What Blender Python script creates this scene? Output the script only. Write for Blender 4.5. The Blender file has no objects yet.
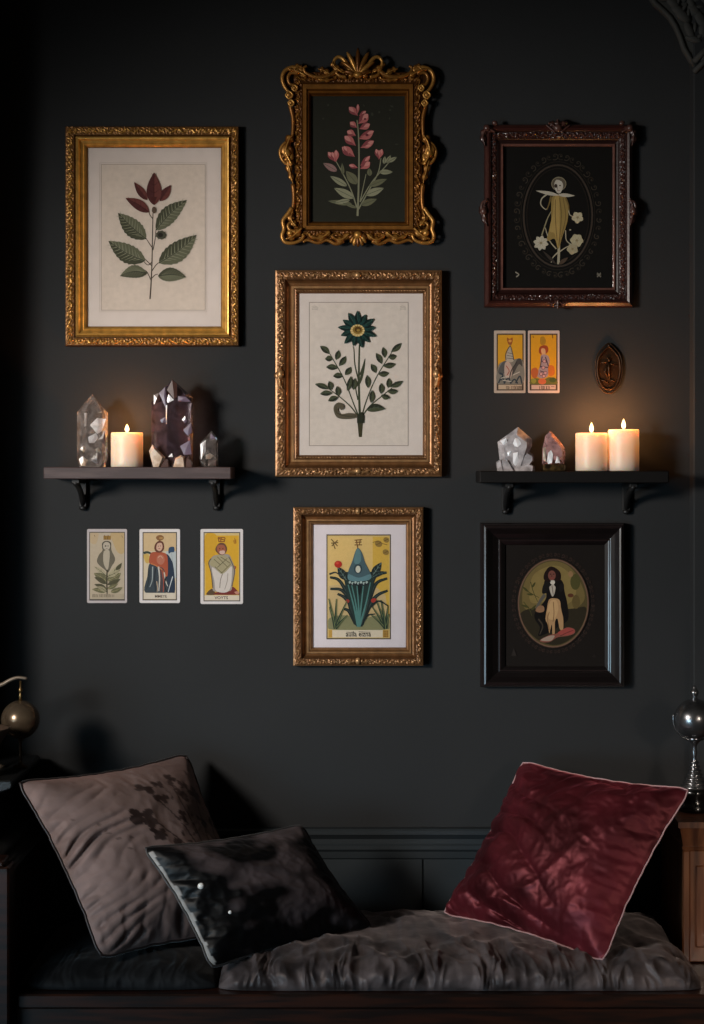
import bpy, bmesh, math, random
import numpy as np
from mathutils import Vector, noise

random.seed(7)
scene = bpy.context.scene
COL = scene.collection
K, DC, HZ, CZ = 0.0022, 4.0, 472.0, 1.40      # metres per unit at the wall, viewing distance, eye line, eye height

def P(px, py, d=0.0):
    r = (DC - d) / DC * K
    return Vector(((px - 352) * r, -d, CZ - (py - HZ) * r))

def lin(c):
    return c / 12.92 if c <= 0.04045 else ((c + 0.055) / 1.055) ** 2.4
def hx(s):
    s = s.lstrip('#')
    return tuple(lin(int(s[i:i + 2], 16) / 255) for i in (0, 2, 4))

# ------------------------------------------------------------------ materials
MATS = {}
def newmat(name):
    m = bpy.data.materials.new(name); m.use_nodes = True
    nt = m.node_tree; nt.nodes.clear()
    out = nt.nodes.new('ShaderNodeOutputMaterial')
    MATS[name] = m
    return m, nt, out
def N(nt, t, **kw):
    n = nt.nodes.new(t)
    for k, v in kw.items():
        if k in n.inputs: n.inputs[k].default_value = v
        else: setattr(n, k, v)
    return n
def L(nt, a, b): nt.links.new(a, b)

def principled(name, col=(.5, .5, .5), rough=.5, metal=0.0, attr=False, noise_amt=0.0, nscale=30, bump=0.0, bscale=60,
               col2=None, stretch=None, spec=.5, sheen=0.0, coat=0.0, emis=None, emis_s=0.0, sss=0.0, sssr=None, sheen_tint=None, sheen_rough=.35, stint=None,
               nlo=.4, nhi=.62, detail=6):
    m, nt, out = newmat(name)
    b = N(nt, 'ShaderNodeBsdfPrincipled')
    b.inputs['Base Color'].default_value = (*col, 1); b.inputs['Roughness'].default_value = rough
    b.inputs['Metallic'].default_value = metal
    b.inputs['Specular IOR Level'].default_value = spec
    if stint: b.inputs['Specular Tint'].default_value = (*stint, 1)
    if sheen:
        b.inputs['Sheen Weight'].default_value = sheen; b.inputs['Sheen Roughness'].default_value = sheen_rough
        if sheen_tint: b.inputs['Sheen Tint'].default_value = (*sheen_tint, 1)
    if coat:
        b.inputs['Coat Weight'].default_value = coat; b.inputs['Coat Roughness'].default_value = .12
    if emis_s:
        b.inputs['Emission Color'].default_value = (*emis, 1); b.inputs['Emission Strength'].default_value = emis_s
    if sss:
        b.inputs['Subsurface Weight'].default_value = sss; b.inputs['Subsurface Radius'].default_value = sssr; b.inputs['Subsurface Scale'].default_value = 1.0
    src = None
    if attr:
        a = N(nt, 'ShaderNodeAttribute', attribute_name='Col'); src = a.outputs['Color']
    tc = N(nt, 'ShaderNodeTexCoord')
    vec = tc.outputs['Object']
    if stretch:
        mp = N(nt, 'ShaderNodeMapping'); mp.inputs['Scale'].default_value = stretch
        L(nt, vec, mp.inputs['Vector']); vec = mp.outputs['Vector']
    if col2 is not None or noise_amt:
        nz = N(nt, 'ShaderNodeTexNoise'); nz.inputs['Scale'].default_value = nscale; nz.inputs['Detail'].default_value = detail
        L(nt, vec, nz.inputs['Vector'])
        if col2 is not None:
            rp = N(nt, 'ShaderNodeValToRGB')
            rp.color_ramp.elements[0].position = nlo; rp.color_ramp.elements[1].position = nhi
            rp.color_ramp.elements[0].color = (*col, 1); rp.color_ramp.elements[1].color = (*col2, 1)
            L(nt, nz.outputs['Fac'], rp.inputs['Fac']); 
            if src is not None:
                mx = N(nt, 'ShaderNodeMix', data_type='RGBA', blend_type='MULTIPLY'); mx.inputs[0].default_value = 1
                L(nt, src, mx.inputs[6]); L(nt, rp.outputs['Color'], mx.inputs[7]); src = mx.outputs[2]
            else: src = rp.outputs['Color']
        else:
            mr = N(nt, 'ShaderNodeMapRange'); mr.inputs['To Min'].default_value = 1 - noise_amt; mr.inputs['To Max'].default_value = 1 + noise_amt * .6
            mr.inputs['From Min'].default_value = .3; mr.inputs['From Max'].default_value = .7
            L(nt, nz.outputs['Fac'], mr.inputs['Value'])
            mx = N(nt, 'ShaderNodeMix', data_type='RGBA', blend_type='MULTIPLY'); mx.inputs[0].default_value = 1
            if src is not None: L(nt, src, mx.inputs[6])
            else: mx.inputs[6].default_value = (*col, 1)
            L(nt, mr.outputs['Result'], mx.inputs[7]); src = mx.outputs[2]
    if src is not None: L(nt, src, b.inputs['Base Color'])
    if bump:
        nb = N(nt, 'ShaderNodeTexNoise'); nb.inputs['Scale'].default_value = bscale; nb.inputs['Detail'].default_value = 5
        L(nt, vec, nb.inputs['Vector'])
        bp = N(nt, 'ShaderNodeBump'); bp.inputs['Strength'].default_value = bump; bp.inputs['Distance'].default_value = .01
        L(nt, nb.outputs['Fac'], bp.inputs['Height']); L(nt, bp.outputs['Normal'], b.inputs['Normal'])
    L(nt, b.outputs[0], out.inputs['Surface'])
    return m

principled('wall_paint', hx('#292a2b'), .8, noise_amt=.12, nscale=2.5, bump=.04, bscale=120, spec=.2)
principled('trim_paint', hx('#2a2f32'), .45, noise_amt=.1, nscale=8, spec=.35)
principled('stone_carved', hx('#3a3a37'), .8, noise_amt=.2, nscale=20, bump=.1, bscale=80)
principled('floor_wood', hx('#2a1c14'), .5, noise_amt=.3, nscale=6, stretch=(1, 12, 1))
principled('gilding', rough=.37, metal=.55, attr=True, noise_amt=.3, nscale=60, bump=.06, bscale=300)
principled('mahogany', rough=.33, attr=True, noise_amt=.3, nscale=50, coat=.25, bump=.03, bscale=200)
principled('ebony', hx('#0d0b0b'), .3, attr=True, noise_amt=.2, nscale=40, coat=.35)
principled('artwork', rough=.8, attr=True, noise_amt=.07, nscale=90, spec=.15)
principled('mat_board', hx('#cfc3bb'), .85, noise_amt=.04, nscale=40, spec=.1)
principled('card_paper', rough=.6, attr=True, noise_amt=.05, nscale=150, spec=.25)
principled('dark_wood', hx('#1c110d'), .32, col2=hx('#33190f'), nscale=6, stretch=(1.5, 8, 18), coat=.25)
principled('brown_wood', hx('#4a2716'), .4, col2=hx('#85502f'), nscale=5, stretch=(12, 12, 1), coat=.2, nlo=.35, nhi=.7)
principled('shelf_wood', hx('#3b2d2d'), .6, col2=hx('#4b3c3b'), nscale=9, stretch=(1.5, 10, 14))
principled('shelf_black', hx('#0e0b0a'), .5, noise_amt=.2, nscale=20, spec=.3)
principled('bracket_iron', hx('#0b0a0a'), .55, noise_amt=.1)
principled('leather', hx('#141516'), .42, noise_amt=.2, nscale=40, bump=.08, bscale=150)
principled('bronze', hx('#3d2a1a'), .42, metal=.75, noise_amt=.4, nscale=80, bump=.1, bscale=200)
principled('brass', hx('#8a7048'), .3, metal=.9, noise_amt=.2, nscale=80)
principled('pale_brass', hx('#77695a'), .45, metal=.4, noise_amt=.2, nscale=80)
principled('silver', hx('#9a9a9c'), .24, metal=.92, col2=hx('#505052'), nscale=22, nlo=.35, nhi=.7, bump=.05, bscale=60)
principled('globe_bronze', hx('#5a4b3d'), .25, metal=.7, col2=hx('#8d7a64'), nscale=30, nlo=.3, nhi=.75, bump=.05, bscale=50)
principled('black_gloss', hx('#0a0909'), .25, coat=.4)
principled('old_wood', hx('#4a3a2e'), .6, noise_amt=.3, nscale=20)
principled('mauve_velvet', rough=.52, attr=True, noise_amt=.2, nscale=14, sheen=.3, sheen_tint=hx('#c79f96'), sheen_rough=.35, bump=.05, bscale=90, spec=.4, stint=hx('#d8b8b0'))
principled('black_velvet', rough=.45, attr=True, noise_amt=.3, nscale=25, sheen=.12, sheen_tint=hx('#a8a0a4'), bump=.05, bscale=60, spec=.18)
principled('red_velvet', hx('#24070a'), .46, col2=hx('#571c23'), nscale=6, nlo=.36, nhi=.68, sheen=.6, sheen_tint=hx('#b04a55'), sheen_rough=.3, bump=.05, bscale=70, spec=.8, stint=hx('#e07f86'))
principled('grey_velvet', hx('#2a2525'), .42, col2=hx('#655a59'), nscale=16, nlo=.36, nhi=.68, sheen=.5, sheen_tint=hx('#b0a4a2'), bump=.10, bscale=45, spec=.4, stint=hx('#c8bab6'))
principled('charcoal_velvet', hx('#121213'), .7, col2=hx('#212122'), nscale=10, sheen=.3, sheen_tint=hx('#909090'), bump=.08, bscale=60, spec=.1)
principled('pink_cord', hx('#a58080'), .5, sheen=.3)
principled('dark_cord', hx('#1a1010'), .5, sheen=.3)
principled('black_cord', hx('#2c2a2a'), .5, sheen=.2)
principled('pale_cord', hx('#8a8684'), .5, sheen=.3)
principled('pearl', hx('#d8d6d2'), .25, coat=.5)
principled('wick', hx('#1a120d'), .9)
principled('cream_stone', hx('#b79d86'), .35, col2=hx('#d9c8b8'), nscale=70, coat=.3, sss=.3, sssr=(.01, .006, .004))
principled('gold_pyrite', hx('#6e5a38'), .35, metal=.6, col2=hx('#2e2418'), nscale=90)
principled('highlight_facet', hx('#f6f4f6'), .3, coat=.5)  # near-white colour stands in for bright light refracted inside the crystals
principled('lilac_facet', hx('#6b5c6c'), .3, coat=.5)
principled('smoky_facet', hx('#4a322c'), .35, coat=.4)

def crystal(name, tint, body, mix, nscale, rough=.06, ior=1.25, dark=.45):
    m, nt, out = newmat(name)
    g = N(nt, 'ShaderNodeBsdfPrincipled')
    g.inputs['Base Color'].default_value = (*tint, 1); g.inputs['Transmission Weight'].default_value = 1
    g.inputs['Roughness'].default_value = rough; g.inputs['IOR'].default_value = ior
    g.inputs['Coat Weight'].default_value = .35; g.inputs['Coat Roughness'].default_value = .12
    d = N(nt, 'ShaderNodeBsdfPrincipled')
    d.inputs['Roughness'].default_value = .25; d.inputs['Coat Weight'].default_value = .5
    tc = N(nt, 'ShaderNodeTexCoord'); vo = N(nt, 'ShaderNodeTexNoise'); vo.inputs['Scale'].default_value = nscale; vo.inputs['Detail'].default_value = 4
    vo.inputs['Distortion'].default_value = 1.2
    L(nt, tc.outputs['Object'], vo.inputs['Vector'])
    rp = N(nt, 'ShaderNodeValToRGB'); e = rp.color_ramp.elements
    e[0].position = .35; e[0].color = (*[c * dark for c in body], 1); e[1].position = .65; e[1].color = (*body, 1)
    L(nt, vo.outputs['Fac'], rp.inputs['Fac']); L(nt, rp.outputs['Color'], d.inputs['Base Color'])
    mr = N(nt, 'ShaderNodeMapRange'); mr.inputs['From Min'].default_value = .35; mr.inputs['From Max'].default_value = .68
    mr.inputs['To Min'].default_value = mix[0]; mr.inputs['To Max'].default_value = mix[1]
    L(nt, vo.outputs['Fac'], mr.inputs['Value'])
    mx = N(nt, 'ShaderNodeMixShader'); L(nt, mr.outputs['Result'], mx.inputs['Fac'])
    L(nt, g.outputs[0], mx.inputs[1]); L(nt, d.outputs[0], mx.inputs[2]); L(nt, mx.outputs[0], out.inputs['Surface'])
    return m
crystal('clear_quartz', (.92, .88, .86), hx('#b5aaa4'), (.06, .36), 40)
crystal('amethyst', (.62, .52, .6), hx('#4c3e48'), (.2, .55), 34)
crystal('milky_quartz', (.95, .93, .95), hx('#d8d0d2'), (.5, .85), 45, rough=.15, dark=.72)
crystal('rose_quartz', (.9, .7, .7), hx('#cf9f9c'), (.45, .8), 45, rough=.12, dark=.65)

def glass_mat():
    m, nt, out = newmat('picture_glass')
    tr = N(nt, 'ShaderNodeBsdfTransparent'); gl = N(nt, 'ShaderNodeBsdfGlossy'); gl.inputs['Roughness'].default_value = .03
    fr = N(nt, 'ShaderNodeFresnel'); fr.inputs['IOR'].default_value = 1.4
    mx = N(nt, 'ShaderNodeMixShader')
    L(nt, fr.outputs[0], mx.inputs['Fac']); L(nt, tr.outputs[0], mx.inputs[1]); L(nt, gl.outputs[0], mx.inputs[2]); L(nt, mx.outputs[0], out.inputs['Surface'])
glass_mat()
def wax_mat():
    m, nt, out = newmat('candle_wax')
    b = N(nt, 'ShaderNodeBsdfPrincipled')
    b.inputs['Base Color'].default_value = (*hx('#dcc8b4'), 1); b.inputs['Roughness'].default_value = .45
    b.inputs['Subsurface Weight'].default_value = .8; b.inputs['Subsurface Radius'].default_value = (.03, .016, .008); b.inputs['Subsurface Scale'].default_value = 1
    # flame glow is painted into the wax as warm emission: object-space falloff from the top (object origin = candle base)
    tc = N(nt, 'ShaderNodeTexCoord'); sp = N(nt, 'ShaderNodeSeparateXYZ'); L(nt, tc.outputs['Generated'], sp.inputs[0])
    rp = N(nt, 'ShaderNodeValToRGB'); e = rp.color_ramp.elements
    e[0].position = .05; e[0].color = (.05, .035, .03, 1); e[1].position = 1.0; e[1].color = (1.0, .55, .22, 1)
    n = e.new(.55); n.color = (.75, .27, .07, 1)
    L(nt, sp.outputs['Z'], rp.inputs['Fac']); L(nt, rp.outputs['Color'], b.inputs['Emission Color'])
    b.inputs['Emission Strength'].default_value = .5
    L(nt, b.outputs[0], out.inputs['Surface'])
wax_mat()
def flame_mat():
    m, nt, out = newmat('flame')
    tc = N(nt, 'ShaderNodeTexCoord'); sp = N(nt, 'ShaderNodeSeparateXYZ'); L(nt, tc.outputs['Generated'], sp.inputs[0])
    rp = N(nt, 'ShaderNodeValToRGB'); e = rp.color_ramp.elements
    e[0].position = .0; e[0].color = (1, .45, .12, 1); e[1].position = .3; e[1].color = (1, .78, .45, 1)
    n = e.new(.75); n.color = (1, .7, .32, 1); n = e.new(1.0); n.color = (1, .5, .12, 1)
    L(nt, sp.outputs['Z'], rp.inputs['Fac'])
    em = N(nt, 'ShaderNodeEmission'); em.inputs['Strength'].default_value = 5; L(nt, rp.outputs['Color'], em.inputs['Color'])
    L(nt, em.outputs[0], out.inputs['Surface'])
flame_mat()

# ------------------------------------------------------------------ mesh builder
BASE = {}
class MB:
    def __init__(s): s.v, s.f, s.c, s.sm = [], [], [], []
    def add(s, vs, fs, col=(1, 1, 1), smooth=False):
        o = len(s.v); s.v += [tuple(v) for v in vs]
        if col and isinstance(col[0], (tuple, list)): s.c += [tuple(c) for c in col]
        else: s.c += [tuple(col)] * len(vs)
        for f in fs: s.f.append([i + o for i in f]); s.sm.append(smooth)
    def bm(s, bm, col=(1, 1, 1), smooth=False):
        bm.verts.ensure_lookup_table(); bm.verts.index_update()
        s.add([v.co[:] for v in bm.verts], [[v.index for v in f.verts] for f in bm.faces], col, smooth); bm.free()
    def box(s, x0, x1, y0, y1, z0, z1, bev=0.002, col=(1, 1, 1), seg=1):
        b = bmesh.new(); bmesh.ops.create_cube(b, size=1)
        for v in b.verts:
            v.co = Vector((x0 + (v.co.x + .5) * (x1 - x0), y0 + (v.co.y + .5) * (y1 - y0), z0 + (v.co.z + .5) * (z1 - z0)))
        if bev: bmesh.ops.bevel(b, geom=b.edges[:], offset=bev, segments=seg, affect='EDGES', profile=.5)
        s.bm(b, col)
    def prism(s, poly, y0, y1, bev=0.0, col=(1, 1, 1)):          # poly in (x, z)
        b = bmesh.new(); vs = [b.verts.new((x, y0, z)) for x, z in poly]; f = b.faces.new(vs)
        r = bmesh.ops.extrude_face_region(b, geom=[f])
        for e in r['geom']:
            if isinstance(e, bmesh.types.BMVert): e.co.y = y1
        bmesh.ops.recalc_face_normals(b, faces=b.faces[:])
        if bev: bmesh.ops.bevel(b, geom=b.edges[:], offset=bev, segments=1, affect='EDGES')
        s.bm(b, col)
    def tube(s, pts, rad, seg=8, col=(1, 1, 1), closed=False):
        pts = [Vector(p) for p in pts]; n = len(pts)
        if not isinstance(rad, (list, tuple)): rad = [rad] * n
        vs, fs = [], []; up = Vector((0, 1, 0)); prev = None
        for i, p in enumerate(pts):
            a = pts[(i - 1) % n] if (closed or i > 0) else p; b = pts[(i + 1) % n] if (closed or i < n - 1) else p
            t = (b - a).normalized() if (b - a).length > 1e-9 else Vector((0, 0, 1))
            if prev is None: nrm = t.cross(up) if t.cross(up).length > 1e-3 else t.cross(Vector((1, 0, 0)))
            else: nrm = prev - t * prev.dot(t)
            nrm.normalize(); prev = nrm; bn = t.cross(nrm)
            for k in range(seg):
                an = 2 * math.pi * k / seg; vs.append(p + (nrm * math.cos(an) + bn * math.sin(an)) * rad[i])
        m = n if closed else n - 1
        for i in range(m):
            for k in range(seg):
                a = i * seg + k; b = i * seg + (k + 1) % seg; j = ((i + 1) % n) * seg
                fs.append([a, b, j + (k + 1) % seg, j + k])
        if not closed:
            fs.append(list(range(seg))[::-1]); fs.append([(n - 1) * seg + k for k in range(seg)])
        s.add(vs, fs, col, True)
    def lathe(s, prof, c, seg=32, col=(1, 1, 1), smooth=True):   # prof (r, z)
        vs, fs = [], []
        for r, z in prof:
            for k in range(seg):
                a = 2 * math.pi * k / seg; vs.append((c[0] + r * math.cos(a), c[1] + r * math.sin(a), c[2] + z))
        for i in range(len(prof) - 1):
            for k in range(seg):
                fs.append([i * seg + k, i * seg + (k + 1) % seg, (i + 1) * seg + (k + 1) % seg, (i + 1) * seg + k])
        fs.append(list(range(seg))[::-1]); fs.append([(len(prof) - 1) * seg + k for k in range(seg)])
        s.add(vs, fs, col, smooth)
    def blob(s, c, rx, ry, rz, rot=0.0, col=(1, 1, 1), su=10, sv=7): # ellipsoid, rot about the y axis (in wall plane)
        vs, fs = [], []; ca, sa = math.cos(rot), math.sin(rot)
        for i in range(sv + 1):
            th = math.pi * i / sv
            for k in range(su):
                ph = 2 * math.pi * k / su
                x, y, z = rx * math.sin(th) * math.cos(ph), ry * math.sin(th) * math.sin(ph), rz * math.cos(th)
                vs.append((c[0] + x * ca - z * sa, c[1] + y, c[2] + x * sa + z * ca))
        for i in range(sv):
            for k in range(su):
                fs.append([i * su + k, i * su + (k + 1) % su, (i + 1) * su + (k + 1) % su, (i + 1) * su + k])
        s.add(vs, fs, col, True)
    def build(s, name, mat, parent=None, base=None, fix=True):
        me = bpy.data.meshes.new(name); o = bpy.data.objects.new(name, me); COL.objects.link(o)
        off = Vector((0, 0, 0))
        if parent is not None:
            off = BASE[parent.name]; o.parent = parent; BASE[o.name] = off
        else:
            if base is None:
                a = np.array(s.v); base = Vector(((a[:, 0].min() + a[:, 0].max()) / 2, (a[:, 1].min() + a[:, 1].max()) / 2, a[:, 2].min()))
            off = Vector(base); o.location = off; BASE[o.name] = off
        me.from_pydata([(v[0] - off.x, v[1] - off.y, v[2] - off.z) for v in s.v], [], s.f)
        ca = me.color_attributes.new('Col', 'FLOAT_COLOR', 'POINT')
        ca.data.foreach_set('color', np.array([(*c, 1.0) for c in s.c], dtype=np.float32).ravel())
        me.polygons.foreach_set('use_smooth', s.sm)
        if fix:
            b = bmesh.new(); b.from_mesh(me); bmesh.ops.recalc_face_normals(b, faces=b.faces[:]); b.to_mesh(me); b.free()
        me.materials.append(MATS[mat]); me.update()
        return o

def thing(name, label, cat, loc, group=None):
    o = bpy.data.objects.new(name, None); COL.objects.link(o); o.location = loc; o.empty_display_size = .05
    BASE[o.name] = Vector(loc); return tag(o, label, cat, group)
def tag(o, label, cat, group=None):
    o['label'] = label; o['category'] = cat
    if group: o['group'] = group
    return o
def structure(o): o['kind'] = 'structure'; return o

# ------------------------------------------------------------------ the room
m = MB(); m.box(-3, 3, 0, .12, 0, 3.2, 0); structure(m.build('wall_back', 'wall_paint'))
m = MB(); m.box(-3, 3, -5.5, .12, -.1, 0, 0); structure(m.build('floor', 'floor_wood'))
# right and left pilasters of the alcove
m = MB(); m.box(.742, 1.15, -.05, 0, 0, 3.2, .003); structure(m.build('wall_right', 'wall_paint'))
m = MB(); m.box(-1.25, -.835, -.24, 0, 0, 3.2, .003); structure(m.build('wall_left', 'trim_paint'))
# wainscot: cap moulding, frieze and boards with grooves
def extrude_profile(mb, prof, x0, x1):
    n = len(prof); vs = [(x0, y, z) for y, z in prof] + [(x1, y, z) for y, z in prof]
    fs = [[i, (i + 1) % n, n + (i + 1) % n, n + i] for i in range(n)] + [list(range(n)), list(range(2 * n - 1, n - 1, -1))]
    mb.add(vs, fs)
zt = P(0, 827).z
m = MB()
extrude_profile(m, [(0, zt), (-.022, zt), (-.026, zt - .004), (-.026, zt - .012), (-.019, zt - .018), (-.013, zt - .024), (-.013, zt - .034), (-.018, zt - .038), (-.018, zt - .046),
                    (-.012, zt - .052), (-.010, zt - .066), (-.006, zt - .070), (0, zt - .070)], -.835, .752)
structure(m.build('trim_1', 'trim_paint'))
m = MB(); x = -.835; gx = P(423, 0).x
edges = [-.835] + sorted([gx + .31 * k for k in range(-3, 3) if -.8 < gx + .31 * k < .7]) + [.752]
for a, b in zip(edges[:-1], edges[1:]): m.box(a + .0012, b - .0012, -.006, 0, .12, zt - .068, .0015)
structure(m.build('trim_2', 'trim_paint'))
m = MB(); m.box(-.835, .752, -.018, 0, 0, .12, .003); structure(m.build('baseboard_back', 'trim_paint'))
# carved spandrel at the top right of the alcove
cv = [(649, -6), (655, 3), (663, 10), (670, 17), (675, 25), (680, 36), (684, 48), (690, 58), (695, 66)]
poly = [P(*q, .03) for q in cv] + [P(830, 66, .03), P(830, -160, .03), P(600, -160, .03)]
m = MB(); m.prism([(p.x, p.z) for p in poly], -.001, -.045, 0)
edge = [P(q[0], q[1], .045) for q in cv]; m.tube(edge, .006, 6)
rs = random.Random(3)
for row in range(6):
    for k in range(8):
        t = k / 7; a = cv[int(t * (len(cv) - 1))]; off = 10 + row * 13
        c = P(a[0] + off * .85 + rs.uniform(-2, 2), a[1] - off * .7 + rs.uniform(-2, 2), .047)
        m.blob(c, .008 + rs.random() * .005, .008, .018 + rs.random() * .006, rs.uniform(-.4, 1.4))
        m.blob(c + Vector((.012, 0, .006)), .005, .007, .013, rs.uniform(-1.5, 0))
extra = [P(694, 62, .052), P(704, 52, .052), P(715, 42, .052), P(760, 20, .052)]
m.tube(extra, .007, 6); m.tube([p + Vector((0, 0, -.022)) for p in extra], .006, 6)
structure(m.build('trim_3', 'stone_carved'))

# ------------------------------------------------------------------ picture frames
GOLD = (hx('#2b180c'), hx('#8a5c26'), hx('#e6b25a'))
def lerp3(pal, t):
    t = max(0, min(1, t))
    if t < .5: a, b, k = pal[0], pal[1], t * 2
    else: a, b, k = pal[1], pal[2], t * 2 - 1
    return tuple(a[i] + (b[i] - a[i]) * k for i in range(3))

def carve(s, v, p, seed, kind='acanthus'):
    """height 0..1 of carved foliage: s metres along, v 0..1 across"""
    w = 2 * math.pi * s / p
    c = .5 + .22 * math.sin(w)
    vine = math.exp(-((v - c) / .13) ** 2)
    lo = math.exp(-((v - (1 - c)) / .2) ** 2) * (0.55 + .45 * math.sin(4 * w + 6 * v + seed))
    n = noise.noise(Vector((s * 260, v * 5, seed))) * .45
    e = min(1, v / .1, (1 - v) / .1)
    return max(0, min(1, (.75 * vine + .65 * max(0, lo) + n) * max(0, e)))

def frame_mesh(outer, inner, prof, pal, band=None, amp=.003, period=.03, step=.0022, seed=0.0, bands=()):
    """outer / inner rectangles in photo units; prof: (fraction, height, shade); band: carved zones (f0, f1)"""
    mb = MB(); d = .02
    pr = []
    for i in range(len(prof) - 1):                 # densify carved zones
        a, b = prof[i], prof[i + 1]; pr.append(a)
        for (f0, f1, *_r) in bands:
            if a[0] >= f0 - 1e-6 and b[0] <= f1 + 1e-6 and b[0] > a[0]:
                nn = max(1, int((b[0] - a[0]) / .035))
                for k in range(1, nn): pr.append(tuple(a[j] + (b[j] - a[j]) * k / nn for j in range(3)))
    pr.append(prof[-1])
    O = [P(outer[0], outer[1], d), P(outer[2], outer[1], d), P(outer[2], outer[3], d), P(outer[0], outer[3], d)]
    I = [P(inner[0], inner[1], d), P(inner[2], inner[1], d), P(inner[2], inner[3], d), P(inner[0], inner[3], d)]
    ring = []
    for k in range(4):
        ln = (O[(k + 1) % 4] - O[k]).length; n = max(4, int(ln / step)) if bands else 1
        for i in range(n): ring.append((k, i / n, ln))
    vs, cs, fs = [], [], []; n = len(pr)
    for (k, t, ln) in ring:
        a, b = O[k].lerp(O[(k + 1) % 4], t), I[k].lerp(I[(k + 1) % 4], t)
        sc = min(t, 1 - t) * ln
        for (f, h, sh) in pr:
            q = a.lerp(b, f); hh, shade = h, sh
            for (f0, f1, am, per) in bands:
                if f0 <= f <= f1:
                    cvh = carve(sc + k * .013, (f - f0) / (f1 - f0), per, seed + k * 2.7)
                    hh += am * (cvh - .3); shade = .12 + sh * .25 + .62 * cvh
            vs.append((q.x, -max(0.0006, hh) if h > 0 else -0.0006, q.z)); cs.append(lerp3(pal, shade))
    m_ = len(ring)
    for i in range(m_):
        for j in range(n - 1):
            fs.append([i * n + j, ((i + 1) % m_) * n + j, ((i + 1) % m_) * n + j + 1, i * n + j + 1])
    mb.add(vs, fs, cs, False)
    return mb

U = K * .993                                       # one photo unit in metres on the picture plane
def oblob(mb, px, py, h, rx, ry, rh=None, rot=0.0, col=(1, 1, 1)):
    c = P(px, py, h); mb.blob(c, rx * U, (rh if rh else min(rx, ry)) * U, ry * U, rot, col, 10, 7)
def catmull(pts, n=6):
    pts = [np.array(p, float) for p in pts]; out = []
    q = [2 * pts[0] - pts[1]] + pts + [2 * pts[-1] - pts[-2]]
    for i in range(1, len(q) - 2):
        for k in range(n):
            t = k / n; a, b, c, d = q[i - 1], q[i], q[i + 1], q[i + 2]
            out.append(.5 * (2 * b + (c - a) * t + (2 * a - 5 * b + 4 * c - d) * t * t + (3 * b - a - 3 * c + d) * t ** 3))
    out.append(q[-2]); return out
def otube(mb, pts, h, r0, r1=None, col=(1, 1, 1), n=5):
    c = catmull(pts, n); m_ = len(c); r1 = r0 if r1 is None else r1
    mb.tube([P(p[0], p[1], h) for p in c], [U * (r0 + (r1 - r0) * i / (m_ - 1)) for i in range(m_)], 8, col)
def acanthus(mb, pts, h, w, pal, seed=0):
    """leaf: ribbed blade with scalloped lobes, widest in the middle"""
    c = catmull(pts, 5); m_ = len(c); r = random.Random(seed); vs, cs, fs = [], [], []
    for i in range(m_):
        t = i / (m_ - 1); tx, ty = c[min(i + 1, m_ - 1)] - c[max(i - 1, 0)]; l = math.hypot(tx, ty) or 1; nx, ny = -ty / l, tx / l
        ww = w * .62 * (math.sin(math.pi * min(1, .12 + t * .88)) ** .7) * (1 + .28 * math.sin(t * 16 + seed)) + .15
        for k in range(9):
            q = k / 4 - 1; hh = h + U * w * (.38 * math.cos(q * 1.5) + .16 * math.cos(q * 7) * (1 - abs(q)) + .10 * math.sin(t * 16 + seed) * (abs(q))) + (-.0075 if abs(q) == 1 else 0)
            vs.append(P(c[i][0] + nx * q * ww, c[i][1] + ny * q * ww, hh)); cs.append(lerp3(pal, .15 + .7 * (1 - abs(abs(q) - .35) * 1.3) * (.75 + .35 * math.sin(t * 16 + seed))))
    for i in range(m_ - 1):
        for k in range(8): fs.append([i * 9 + k, i * 9 + k + 1, (i + 1) * 9 + k + 1, (i + 1) * 9 + k])
    mb.add(vs, fs, cs, True)
    otube(mb, pts, h + U * w * .42, w * .13, w * .07, lerp3(pal, .9))
def palmette(mb, cx, cy, a0, a1, n, lens, h, w, pal):
    for i in range(n):
        t = i / (n - 1); a = a0 + (a1 - a0) * t; ln = lens[0] + (lens[1] - lens[0]) * math.sin(math.pi * t); pts, rad = [], []
        bend = (t - .5) * -.5
        for j in range(9):
            k = j / 8; aa = a + bend * k * k; pts.append(P(cx + math.cos(aa) * ln * k, cy - math.sin(aa) * ln * k, h + .003 * math.sin(k * 2.6)))
            rad.append(U * w * (.45 + .75 * math.sin(math.pi * (.15 + .75 * k)) ** 1.0) * (1 if j < 8 else .45))
        mb.tube(pts, rad, 8, lerp3(pal, .35 + .5 * ((i * 7) % 3) / 2))
    m_ = 10; fan = [P(cx, cy, h - .002)] + [P(cx + math.cos(a0 + (a1 - a0) * i / m_) * (lens[0] + (lens[1] - lens[0]) * math.sin(math.pi * i / m_)) * .72, cy - math.sin(a0 + (a1 - a0) * i / m_) * (lens[0] + (lens[1] - lens[0]) * math.sin(math.pi * i / m_)) * .72, h - .004) for i in range(m_ + 1)]
    mb.add(fan, [[0, i, i + 1] for i in range(1, m_ + 1)], lerp3(pal, .1))
def plane_quad(px0, py0, px1, py1, d):
    return [P(px0, py0, d), P(px1, py0, d), P(px1, py1, d), P(px0, py1, d)]
def board(root, name, mat, r, d, col=(1, 1, 1)):
    a, b = P(r[0], r[1], d), P(r[2], r[3], d)
    m = MB(); m.box(a.x, b.x, -d, -.001, b.z, a.z, 0, col); return m.build(name, mat, root)
def glass(root, r, d):
    m = MB(); m.add(plane_quad(*r, d), [[0, 1, 2, 3]]); return m.build('glass', 'picture_glass', root)

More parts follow.
